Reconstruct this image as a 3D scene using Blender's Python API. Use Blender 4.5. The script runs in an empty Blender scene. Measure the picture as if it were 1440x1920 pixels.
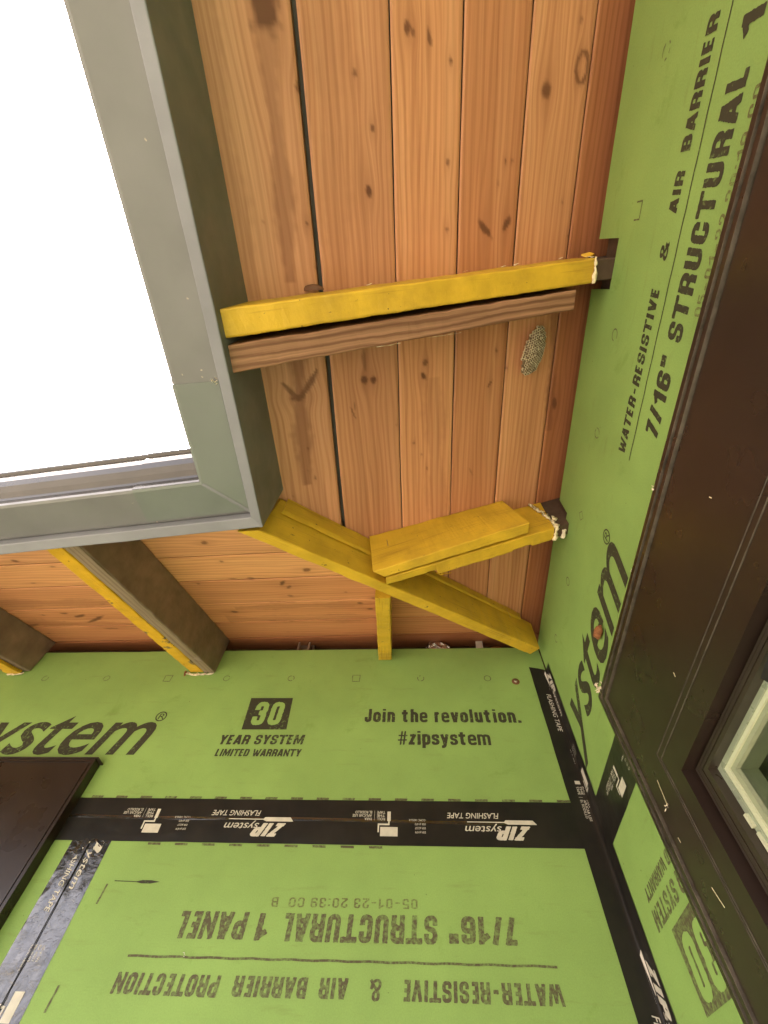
import bpy, bmesh, math, random
import numpy as np
from mathutils import Vector, noise
random.seed(7)
rng = np.random.default_rng(5)
R = math.radians
sc = bpy.context.scene
COL = sc.collection

# ------------------------------------------------------------------ camera
cam = bpy.data.cameras.new('camera')
cam.sensor_fit = 'VERTICAL'
cam.sensor_height = 36.0
cam.lens = 834.5 / 1920 * 36.0
cam.clip_start = 0.02
cam.clip_end = 3000
camo = bpy.data.objects.new('camera', cam)
COL.objects.link(camo)
camo.location = (-0.3983, -1.1355, -1.0792)
from mathutils import Matrix
_rv = Vector((2.6281, 0.0620, 0.0728))
camo.rotation_mode = 'QUATERNION'
camo.rotation_quaternion = Matrix.Rotation(_rv.length, 3, _rv.normalized()).to_quaternion()
sc.camera = camo

# ------------------------------------------------------------------ light
SUN_EL, SUN_AZ = R(58), R(249)         # high sun beyond the open side: it lights the ground, the eaves keep the corner in shade
world = bpy.data.worlds.new("World")
sc.world = world
world.use_nodes = True
wn = world.node_tree
bg = wn.nodes['Background']
sky = wn.nodes.new('ShaderNodeTexSky')
sky.sky_type = 'NISHITA'
sky.sun_disc = False
sky.sun_elevation = SUN_EL
sky.sun_rotation = SUN_AZ
sky.dust_density = 8.0
sky.air_density = 0.45
sky.ozone_density = 0.3
wn.links.new(sky.outputs[0], bg.inputs[0])
bg.inputs[1].default_value = 0.11
sun = bpy.data.lights.new('sun', 'SUN')
sun.energy = 4.0
sun.angle = R(0.5)
sun.color = (1.0, 0.97, 0.93)
suno = bpy.data.objects.new('sun', sun)
COL.objects.link(suno)
_d = Vector((math.sin(SUN_AZ) * math.cos(SUN_EL), math.cos(SUN_AZ) * math.cos(SUN_EL), math.sin(SUN_EL)))
suno.rotation_euler = (-_d).to_track_quat('-Z', 'Y').to_euler()
sc.view_settings.view_transform = 'Standard'
sc.view_settings.look = 'None'
sc.view_settings.gamma = 1.0
sc.view_settings.exposure = 2.6
sc.cycles.max_bounces = 12
sc.cycles.diffuse_bounces = 8

# ------------------------------------------------------------------ materials
def newmat(name):
    m = bpy.data.materials.new(name)
    m.use_nodes = True
    nt = m.node_tree
    return m, nt, nt.nodes['Principled BSDF']

def nd(nt, t, **kw):
    n = nt.nodes.new(t)
    for k, v in kw.items():
        setattr(n, k, v)
    return n

def coords(nt, uv=False, scale=(1, 1, 1)):
    tc = nd(nt, 'ShaderNodeTexCoord')
    mp = nd(nt, 'ShaderNodeMapping')
    mp.inputs['Scale'].default_value = scale
    nt.links.new(tc.outputs['UV' if uv else 'Object'], mp.inputs['Vector'])
    return mp.outputs[0]

def noise_n(nt, vec, scale, detail=4, rough=0.55, dist=0.0):
    n = nd(nt, 'ShaderNodeTexNoise')
    n.inputs['Scale'].default_value = scale
    n.inputs['Detail'].default_value = detail
    n.inputs['Roughness'].default_value = rough
    n.inputs['Distortion'].default_value = dist
    nt.links.new(vec, n.inputs['Vector'])
    return n.outputs['Fac']

def ramp(nt, fac, stops):
    r = nd(nt, 'ShaderNodeValToRGB')
    e = r.color_ramp.elements
    while len(e) < len(stops):
        e.new(0.5)
    for i, (p, c) in enumerate(stops):
        e[i].position = p
        e[i].color = (*c, 1) if len(c) == 3 else c
    nt.links.new(fac, r.inputs[0])
    return r.outputs[0]

def mix(nt, fac, a, b, mode='MIX'):
    m = nd(nt, 'ShaderNodeMix', data_type='RGBA', blend_type=mode)
    for sock, val in ((m.inputs[0], fac), (m.inputs[6], a), (m.inputs[7], b)):
        if isinstance(val, bpy.types.NodeSocket):
            nt.links.new(val, sock)
        elif isinstance(val, (int, float)):
            sock.default_value = val
        else:
            sock.default_value = (*val, 1)
    return m.outputs[2]

def bump(nt, bs, h, strength, dist):
    b = nd(nt, 'ShaderNodeBump')
    b.inputs['Strength'].default_value = strength
    b.inputs['Distance'].default_value = dist
    nt.links.new(h, b.inputs['Height'])
    nt.links.new(b.outputs[0], bs.inputs['Normal'])

def m_simple(name, c, rough=0.5, var=0.15, vs=30, bs_=200, bst=0.2, bd=0.001, spec=0.5, metal=0.0, specks=None):
    m, nt, bs = newmat(name)
    v = coords(nt)
    n = noise_n(nt, v, vs, 5)
    lo = tuple(x * (1 - var) for x in c)
    hi = tuple(min(1, x * (1 + var)) for x in c)
    col = ramp(nt, n, [(0.3, lo), (0.7, hi)])
    if specks:
        n2 = noise_n(nt, v, specks[1], 2)
        f = ramp(nt, n2, [(specks[2], (0, 0, 0)), (specks[2] + 0.03, (1, 1, 1))])
        col = mix(nt, f, col, specks[0])
    nt.links.new(col, bs.inputs['Base Color'])
    r2 = ramp(nt, noise_n(nt, v, vs * 2.3, 3), [(0.3, (rough * 0.8,) * 3), (0.7, (min(1, rough * 1.25),) * 3)])
    nt.links.new(r2, bs.inputs['Roughness'])
    bs.inputs['Specular IOR Level'].default_value = spec
    bs.inputs['Metallic'].default_value = metal
    if bst:
        bump(nt, bs, noise_n(nt, v, bs_, 4), bst, bd)
    return m

def m_wood(name, dark, mid, light, rough=0.55, gs=1.0, attr=True, contrast=1.0, spec=0.35):
    """stained softwood: UV.x runs along the grain in metres, UV.y across"""
    m, nt, bs = newmat(name)
    fine = noise_n(nt, coords(nt, True, (4 * gs, 260 * gs, 1)), 1.0, 5, 0.6, 0.3)
    bands = noise_n(nt, coords(nt, True, (0.9 * gs, 32 * gs, 1)), 1.0, 3, 0.5, 0.6)
    broad = noise_n(nt, coords(nt, True, (1.6, 9, 1)), 1.0, 3, 0.5, 0.4)
    wob = nd(nt, 'ShaderNodeTexWave', wave_type='BANDS', bands_direction='Y')
    wob.inputs['Scale'].default_value = 26 * gs
    wob.inputs['Distortion'].default_value = 9
    wob.inputs['Detail'].default_value = 2
    wob.inputs['Detail Scale'].default_value = 0.6
    nt.links.new(coords(nt, True, (0.16, 1, 1)), wob.inputs['Vector'])
    c = ramp(nt, bands, [(0.28, dark), (0.5, mid), (0.72, light)])
    c2 = ramp(nt, broad, [(0.3, tuple(x * 0.78 for x in mid)), (0.7, tuple(min(1, x * 1.15) for x in mid))])
    c = mix(nt, 0.45, c, c2)
    c = mix(nt, 0.30 * contrast, c, ramp(nt, wob.outputs['Fac'], [(0.0, tuple(x * 0.62 for x in mid)), (0.6, light)]))
    c = mix(nt, 0.5 * contrast, c, ramp(nt, fine, [(0.3, (0.55, 0.5, 0.45)), (0.65, (1, 1, 1))]), 'MULTIPLY')
    if attr:
        at = nd(nt, 'ShaderNodeAttribute', attribute_name='tint')
        c = mix(nt, 1.0, c, at.outputs['Color'], 'MULTIPLY')
        kn = nd(nt, 'ShaderNodeAttribute', attribute_name='knot')
        sep = nd(nt, 'ShaderNodeSeparateColor')
        nt.links.new(kn.outputs['Color'], sep.inputs[0])
        c = mix(nt, sep.outputs[1], c, tuple(x * y for x, y in zip(dark, (0.55, 0.5, 0.55))))   # resin streak
        c = mix(nt, sep.outputs[0], c, (0.13, 0.048, 0.024))                               # knot
    nt.links.new(c, bs.inputs['Base Color'])
    bs.inputs['Roughness'].default_value = rough
    bs.inputs['Specular IOR Level'].default_value = spec
    bump(nt, bs, fine, 0.18, 0.0008)
    return m

def m_paint(name, c, worn=None, rough=0.45):
    m, nt, bs = newmat(name)
    v = coords(nt)
    n = noise_n(nt, v, 14, 4)
    col = ramp(nt, n, [(0.3, tuple(x * 0.82 for x in c)), (0.7, tuple(x * 1.12 for x in c))])
    dirt = noise_n(nt, v, 5, 6, 0.7)
    col = mix(nt, ramp(nt, dirt, [(0.52, (0, 0, 0)), (0.75, (0.35,) * 3)]), col, (0.16, 0.10, 0.03))
    sp = noise_n(nt, v, 130, 2)
    col = mix(nt, ramp(nt, sp, [(0.735, (0, 0, 0)), (0.76, (1, 1, 1))]), col, (0.05, 0.035, 0.02))
    sp2 = noise_n(nt, v, 48, 4, 0.6)
    col = mix(nt, ramp(nt, sp2, [(0.69, (0, 0, 0)), (0.71, (0.8,) * 3)]), col, (0.12, 0.075, 0.025))
    if worn:
        n2 = noise_n(nt, v, worn[1], 5, 0.6)
        col = mix(nt, ramp(nt, n2, [(worn[2], (0, 0, 0)), (worn[2] + 0.02, (1, 1, 1))]), col, worn[0])
    nt.links.new(col, bs.inputs['Base Color'])
    bs.inputs['Roughness'].default_value = rough
    bs.inputs['Specular IOR Level'].default_value = 0.4
    gr = noise_n(nt, coords(nt, True, (7, 230, 1)), 1.0, 4, 0.6, 0.4)
    big = noise_n(nt, coords(nt, True, (2.5, 14, 1)), 1.0, 4, 0.6)
    rub = nd(nt, 'ShaderNodeMath', operation='MULTIPLY')
    nt.links.new(gr, rub.inputs[0]); nt.links.new(big, rub.inputs[1])
    col = mix(nt, ramp(nt, rub.outputs[0], [(0.29, (0, 0, 0)), (0.42, (0.65,) * 3)]), col, tuple(x * y for x, y in zip(c, (0.50, 0.42, 0.6))))
    nt.links.new(col, bs.inputs['Base Color'])
    h = nd(nt, 'ShaderNodeMath', operation='MULTIPLY_ADD')
    nt.links.new(gr, h.inputs[0]); h.inputs[1].default_value = 0.9
    nt.links.new(noise_n(nt, v, 110, 5, 0.6), h.inputs[2])
    bump(nt, bs, h.outputs[0], 0.40, 0.0016)
    return m

def m_ink(name, ink, under, lo=0.80, hi=0.95, sc_=120):
    m, nt, bs = newmat(name)
    v = coords(nt)
    n = noise_n(nt, v, sc_, 5, 0.65)
    n2 = noise_n(nt, v, 7, 3)
    add = nd(nt, 'ShaderNodeMath', operation='MULTIPLY_ADD')
    nt.links.new(n2, add.inputs[0]); add.inputs[1].default_value = 0.45
    nt.links.new(n, add.inputs[2])
    f = ramp(nt, add.outputs[0], [(lo, (0, 0, 0)), (hi + 0.12, (0.75,) * 3)])
    c = mix(nt, f, ink, under)
    nt.links.new(c, bs.inputs['Base Color'])
    bs.inputs['Roughness'].default_value = 0.6
    bs.inputs['Specular IOR Level'].default_value = 0.25
    return m

GREEN = (0.226, 0.362, 0.104)
def m_green():
    m, nt, bs = newmat('green_sheathing')
    v = coords(nt)
    n = noise_n(nt, v, 3.0, 5, 0.6)
    c = ramp(nt, n, [(0.3, tuple(x * 0.86 for x in GREEN)), (0.7, tuple(x * 1.10 for x in GREEN))])
    st = noise_n(nt, v, 9.0, 6, 0.72, 0.5)
    c = mix(nt, ramp(nt, st, [(0.60, (0, 0, 0)), (0.72, (0.35,) * 3)]), c, (0.115, 0.215, 0.03))
    fine = noise_n(nt, v, 420, 3, 0.6)
    c = mix(nt, 0.35, c, ramp(nt, fine, [(0.3, (0.75,) * 3), (0.7, (1.15,) * 3)]), 'MULTIPLY')
    ru = noise_n(nt, coords(nt, False, (9, 9, 60)), 1.0, 5, 0.7, 0.3)
    c = mix(nt, ramp(nt, ru, [(0.58, (0, 0, 0)), (0.70, (0.22,) * 3)]), c, (0.15, 0.17, 0.05))
    sp = noise_n(nt, v, 95, 2)
    c = mix(nt, ramp(nt, sp, [(0.755, (0, 0, 0)), (0.775, (0.8,) * 3)]), c, (0.07, 0.07, 0.02))
    nt.links.new(c, bs.inputs['Base Color'])
    bs.inputs['Roughness'].default_value = 0.62
    bs.inputs['Specular IOR Level'].default_value = 0.25
    mm = nd(nt, 'ShaderNodeMath', operation='MULTIPLY_ADD')
    nt.links.new(noise_n(nt, v, 25, 4), mm.inputs[0]); mm.inputs[1].default_value = 1.5
    nt.links.new(fine, mm.inputs[2])
    bump(nt, bs, mm.outputs[0], 0.12, 0.001)
    return m

def m_tape(name, strength, scale, rough):
    m, nt, bs = newmat(name)
    v = coords(nt)
    n = noise_n(nt, v, 12, 4)
    nt.links.new(ramp(nt, n, [(0.3, (0.010, 0.010, 0.010)), (0.7, (0.020, 0.018, 0.016))]), bs.inputs['Base Color'])
    bs.inputs['Roughness'].default_value = rough
    bs.inputs['Specular IOR Level'].default_value = 1.0 if rough < 0.2 else 0.3
    if rough < 0.2:
        bs.inputs['Coat Weight'].default_value = 0.8
        bs.inputs['Coat Roughness'].default_value = 0.12
        bs.inputs['Coat IOR'].default_value = 1.8
    h = noise_n(nt, v, scale, 3, 0.5, 0.8)
    bump(nt, bs, h, strength, 0.004)
    return m

def m_glass(name, tint=(0.8, 0.85, 0.8)):
    m, nt, bs = newmat(name)
    tr = nd(nt, 'ShaderNodeBsdfTransparent'); tr.inputs[0].default_value = (*tint, 1)
    gl = nd(nt, 'ShaderNodeBsdfGlossy'); gl.inputs['Roughness'].default_value = 0.03
    fr = nd(nt, 'ShaderNodeLayerWeight'); fr.inputs['Blend'].default_value = 0.22
    mx = nd(nt, 'ShaderNodeMixShader')
    nt.links.new(fr.outputs[0], mx.inputs[0]); nt.links.new(tr.outputs[0], mx.inputs[1]); nt.links.new(gl.outputs[0], mx.inputs[2])
    nt.links.new(mx.outputs[0], nt.nodes['Material Output'].inputs['Surface'])
    return m

M = {}
M['soffit'] = m_wood('stained_pine_boards', (0.34, 0.132, 0.062), (0.49, 0.222, 0.110), (0.60, 0.315, 0.172), 0.5, contrast=.85)
M['oldwood'] = m_wood('weathered_brown_board', (0.10, 0.042, 0.022), (0.25, 0.115, 0.062), (0.42, 0.235, 0.14), 0.65, 0.9, False, 2.0)
M['barewood'] = m_wood('bare_grey_brown_board', (0.12, 0.085, 0.06), (0.24, 0.175, 0.12), (0.33, 0.26, 0.18), 0.7, 1.0, False, 1.2)
M['darkwood'] = m_simple('dark_brown_rafter_paint', (0.19, 0.135, 0.112), 0.5, 0.25, 20, 120, 0.3, 0.001)
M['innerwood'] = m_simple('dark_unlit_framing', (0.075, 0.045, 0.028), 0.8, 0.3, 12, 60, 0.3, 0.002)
M['yellow'] = m_paint('yellow_gloss_paint', (0.60, 0.378, 0.030))
M['yellow_worn'] = m_paint('worn_yellow_paint', (0.62, 0.36, 0.02), ((0.16, 0.11, 0.07), 16, 0.60))
M['chip'] = m_simple('torn_paint_edge', (0.72, 0.63, 0.42), 0.8, 0.2, 200, 300, 0.6, 0.002)
M['green'] = m_green()
M['ink'] = m_ink('dark_ink', (0.040, 0.040, 0.026), GREEN)
M['ink_light'] = m_ink('faded_ink', (0.085, 0.075, 0.045), GREEN, 0.66, 0.85, 150)
M['ink_date'] = m_ink('faint_dot_ink', (0.11, 0.10, 0.045), GREEN, 0.62, 0.78, 250)
M['digit'] = m_ink('green_left_clear_of_ink', tuple(x * 1.02 for x in GREEN), tuple(x * 0.9 for x in GREEN))
M['tape'] = m_tape('black_flashing_tape', 0.12, 40, 0.34)
M['tape_wrinkled'] = m_tape('wrinkled_black_tape', 0.48, 80, 0.17)
M['silver'] = m_simple('silver_grey_print', (0.52, 0.50, 0.44), 0.5, 0.12, 60, 300, 0.1, 0.0005)
M['casing'] = m_simple('dark_brown_window_paint', (0.022, 0.014, 0.011), 0.30, 0.16, 5, 45, 0.06, 0.001, 0.42)
M['casing_edge'] = m_simple('worn_brown_edge', (0.030, 0.023, 0.017), 0.34, 0.12, 12, 60, 0.04, 0.001)
M['sash_white'] = m_simple('pale_vinyl_frame', (0.46, 0.49, 0.34), 0.4, 0.06, 20, 60, 0.05, 0.0005)
M['sash_green'] = m_simple('grey_vinyl_gasket', (0.24, 0.28, 0.20), 0.3, 0.1, 20, 60, 0.05, 0.0005)
M['bead'] = m_simple('grey_green_bead', (0.26, 0.29, 0.19), 0.4, 0.1, 20, 60, 0.05, 0.0005)
M['black'] = m_simple('black_rubber', (0.012, 0.012, 0.014), 0.5, 0.2, 50, 100, 0.2, 0.001)
M['glass'] = m_glass('window_glass')
M['gutter'] = m_simple('gutter_paint_with_glare', (0.138, 0.140, 0.146), 0.40, 0.10, 7, 14, 0.10, 0.002, 0.5, 0, ((0.36, 0.31, 0.25), 60, 0.75))  # brown gutter greyed: veiling sky glare is put into its colour
M['gutter_face'] = m_simple('glossy_brown_gutter_face', (0.040, 0.035, 0.030), 0.14, 0.2, 9, 8, 0.06, 0.002, 0.6)
M['gutter_seam'] = m_simple('greenish_gutter_joint', (0.130, 0.148, 0.142), 0.42, 0.08, 9, 20, 0.1, 0.001)  # mitre piece, its grey lifted by the same painted glare
M['fascia'] = m_simple('fascia_glare_grey', (0.165, 0.170, 0.195), 0.5, 0.14, 8, 60, 0.2, 0.001)  # cool grey: sky glare put into the colour, green bounce offset
M['nest'] = m_simple('grey_paper_comb', (0.86, 0.70, 0.50), 0.9, 0.3, 120, 300, 0.5, 0.002)
M['nest_dark'] = m_simple('dark_paper_comb', (0.36, 0.27, 0.17), 0.95, 0.4, 90, 300, 0.5, 0.002)
M['nest_floor'] = m_simple('cell_inside_shade', (0.26, 0.18, 0.11), 0.95, 0.5, 90, 300, 0.4, 0.002)  # brown floors; inner walls are comb paper with shade painted in
M['worn'] = m_simple('pale_edge_highlight', (0.075, 0.064, 0.05), 0.5, 0.5, 40, 100, 0.2, 0.001)  # painted highlight: paler brown where casing edges catch light
M['foil'] = m_simple('crumpled_foil', (0.75, 0.76, 0.78), 0.18, 0.05, 60, 70, 1.0, 0.012, 0.5, 1.0)
M['paper'] = m_simple('white_paper', (0.62, 0.60, 0.56), 0.8, 0.08, 40, 200, 0.2, 0.001)
M['rust'] = m_simple('rusty_brown', (0.22, 0.085, 0.030), 0.8, 0.4, 160, 300, 0.6, 0.002)
M['fluff'] = m_simple('pale_fluff', (0.66, 0.58, 0.44), 0.95, 0.2, 150, 300, 0.5, 0.002)
M['metal'] = m_simple('dull_metal', (0.32, 0.28, 0.22), 0.35, 0.2, 90, 200, 0.3, 0.001, 0.5, 0.9)
M['ground'] = m_simple('pale_gravel', (0.30, 0.255, 0.20), 0.9, 0.3, 3, 40, 0.5, 0.01)
M['shingle'] = m_simple('dark_shingles', (0.07, 0.065, 0.06), 0.9, 0.3, 6, 60, 0.5, 0.004)
M['room'] = m_simple('room_and_pane_reflection', (0.40, 0.38, 0.32), 0.9, 0.40, 11, 8, 0.2, 0.004)  # left window's room; also the panel painting the right pane's reflections
M['reflection_dark'] = m_simple('pane_reflection_dash', (0.10, 0.12, 0.07), 0.9, 0.2, 6, 8, 0.2, 0.004)  # dark dashes of the painted pane reflection

# ------------------------------------------------------------------ object helpers
def thing(name, label, cat, loc=(0, 0, 0), group=None):
    o = bpy.data.objects.new(name, None)
    o.empty_display_size = 0.05
    COL.objects.link(o)
    o.location = loc
    o['label'] = label
    o['category'] = cat
    if group:
        o['group'] = group
    return o

def make(name, verts, faces, m, parent=None, uv=None, smooth=False, label=None):
    off = Vector(parent.location) if parent else Vector((0, 0, 0))
    if parent and parent.parent:
        off = off + Vector(parent.parent.location)
    me = bpy.data.meshes.new(name)
    me.from_pydata([tuple(Vector(v) - off) for v in verts], [], faces)
    if uv is not None:
        ul = me.uv_layers.new(name='UVMap')
        li = np.empty(len(me.loops), dtype=np.int32)
        me.loops.foreach_get('vertex_index', li)
        ul.data.foreach_set('uv', np.asarray(uv, dtype=np.float32)[li].ravel())
    me.materials.append(m)
    if smooth:
        me.polygons.foreach_set('use_smooth', [True] * len(me.polygons))
    me.update()
    o = bpy.data.objects.new(name, me)
    COL.objects.link(o)
    if parent:
        o.parent = parent
    if label:
        o['label'] = label
    return o

def tag(o, label, cat, group=None):
    o['label'] = label
    o['category'] = cat
    if group:
        o['group'] = group
    return o

def structure(o):
    o['kind'] = 'structure'
    return o

class MB:
    def __init__(s):
        s.v, s.f, s.uv = [], [], []
    def add(s, verts, faces, uv=None):
        b = len(s.v)
        s.v += [tuple(v) for v in verts]
        s.f += [tuple(i + b for i in f) for f in faces]
        s.uv += list(uv) if uv is not None else [(0, 0)] * len(verts)
    def box(s, lo, hi):
        x0, y0, z0 = lo; x1, y1, z1 = hi
        s.add([(x0, y0, z0), (x1, y0, z0), (x1, y1, z0), (x0, y1, z0), (x0, y0, z1), (x1, y0, z1), (x1, y1, z1), (x0, y1, z1)],
              [(3, 2, 1, 0), (4, 5, 6, 7), (0, 1, 5, 4), (1, 2, 6, 5), (2, 3, 7, 6), (3, 0, 4, 7)])
    def build(s, name, m, parent=None, **k):
        return make(name, s.v, s.f, m, parent, uv=s.uv, **k)

def loft(endA, endB, n=40, r=0.003, amp=0.0008, seed=0, chip=None):
    """a sawn timber between two end quads: rounded arrises, slightly wavy; uv along / around"""
    endA = [Vector(a) for a in endA]; endB = [Vector(b) for b in endB]
    verts, uv, faces = [], [], []
    L = (sum(endB, Vector()) / 4 - sum(endA, Vector()) / 4).length
    k = 0
    for i in range(n + 1):
        t = i / n
        q = [a.lerp(b, t) for a, b in zip(endA, endB)]
        per = 0.0
        ring = []
        for j in range(4):
            c, p, nx = q[j], q[j - 1], q[(j + 1) % 4]
            dp = (p - c); dn = (nx - c)
            rr = min(r, dp.length * 0.3, dn.length * 0.3)
            dp.normalize(); dn.normalize()
            ring += [(c + dp * rr, j), (c + (dp + dn) * rr * 0.3, j), (c + dn * rr, j)]
        prev = None
        for c, j in ring:
            w = noise.noise_vector(c * 26 + Vector((seed * 7.3, 0, 0))) * amp + noise.noise_vector(c * 90 + Vector((seed * 3.1, 5, 0))) * amp * 0.5
            c2 = c + w
            if chip:
                c2 = c2 + chip(t, j, c)
            if prev is not None:
                per += (c - prev).length
            prev = c
            verts.append(c2)
            uv.append((t * L + seed * 1.7, per + seed * 0.37))
    for i in range(n):
        for j in range(12):
            a = i * 12 + j; b = i * 12 + (j + 1) % 12
            faces.append((a, b, b + 12, a + 12))
    faces.append(tuple(range(11, -1, -1)))
    faces.append(tuple(range(n * 12, n * 12 + 12)))
    return verts, faces, uv

def timber(name, endA, endB, m, parent=None, **k):
    lab = k.pop('label', None)
    v, f, uv = loft(endA, endB, **k)
    o = make(name, v, f, m, parent, uv=uv, label=lab)
    bm = bmesh.new(); bm.from_mesh(o.data)
    bmesh.ops.recalc_face_normals(bm, faces=bm.faces)
    bm.to_mesh(o.data); bm.free()
    return o

def fixn(o):
    bm = bmesh.new(); bm.from_mesh(o.data)
    bmesh.ops.recalc_face_normals(bm, faces=bm.faces)
    bm.to_mesh(o.data); bm.free()
    return o

def W(wall, s, z, o):
    """point on a wall: s along it, z up, o out of it"""
    return (s, -o, z) if wall == 'B' else (-o, s, z)

def prism(wall, poly, o0, o1):
    n = len(poly)
    v = [W(wall, s, z, o1) for s, z in poly] + [W(wall, s, z, o0) for s, z in poly]
    f = [tuple(range(n)), tuple(range(2 * n - 1, n - 1, -1))]
    for i in range(n):
        f.append((i, n + i, n + (i + 1) % n, (i + 1) % n))
    return v, f

def panel(name, wall, poly, m, parent, o0=-0.011, o1=0.0):
    v, f = prism(wall, poly, o0, o1)
    return fixn(make(name, v, f, m, parent))

def ring(wall, outer, inner, o0, o1):
    """mitred frame: outer/inner = (s0, z0, s1, z1)"""
    def rc(q):
        a, b, c, d = q
        return [(a, b), (c, b), (c, d), (a, d)]
    O, I = rc(outer), rc(inner)
    v, f = [], []
    for i in range(4):
        j = (i + 1) % 4
        pv, pf = prism(wall, [O[i], O[j], I[j], I[i]], o0, o1)
        b = len(v)
        v += pv
        f += [tuple(x + b for x in ff) for ff in pf]
    return v, f

def holed(wall, box, hole, o0, o1):
    """a slab (s0, z0, s1, z1) with a window opening, as four butted pieces"""
    (a, b, c, d), (e, f, g, h) = box, hole
    V, F = [], []
    for r in ((a, b, e, d), (g, b, c, d), (e, b, g, f), (e, h, g, d)):
        pv, pf = prism(wall, [(r[0], r[1]), (r[2], r[1]), (r[2], r[3]), (r[0], r[3])], o0, o1)
        k = len(V); V += pv; F += [tuple(i + k for i in x) for x in pf]
    return V, F
HOLE = {'R': (-.465, -.675, -1.655, -1.50), 'B': (-1.47, -.60, -2.35, -1.70)}

# ------------------------------------------------------------------ roof planes
H0, SR, SB = 0.05, 0.40, 0.3763
zR = lambda x: H0 + SR * x
zB = lambda y: H0 + SB * y
VK = SR / SB                       # valley in plan: y = VK * x

# ------------------------------------------------------------------ ground and the solid house
gm = MB()
gm.add([(-60, -60, -2.6), (60, -60, -2.6), (60, 60, -2.6), (-60, 60, -2.6)], [(0, 1, 2, 3)])
structure(gm.build('ground', M['ground']))

# ------------------------------------------------------------------ soffit boards (grids that carry their knots)
def lin(a, b, t):
    return a + (b - a) * t

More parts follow.
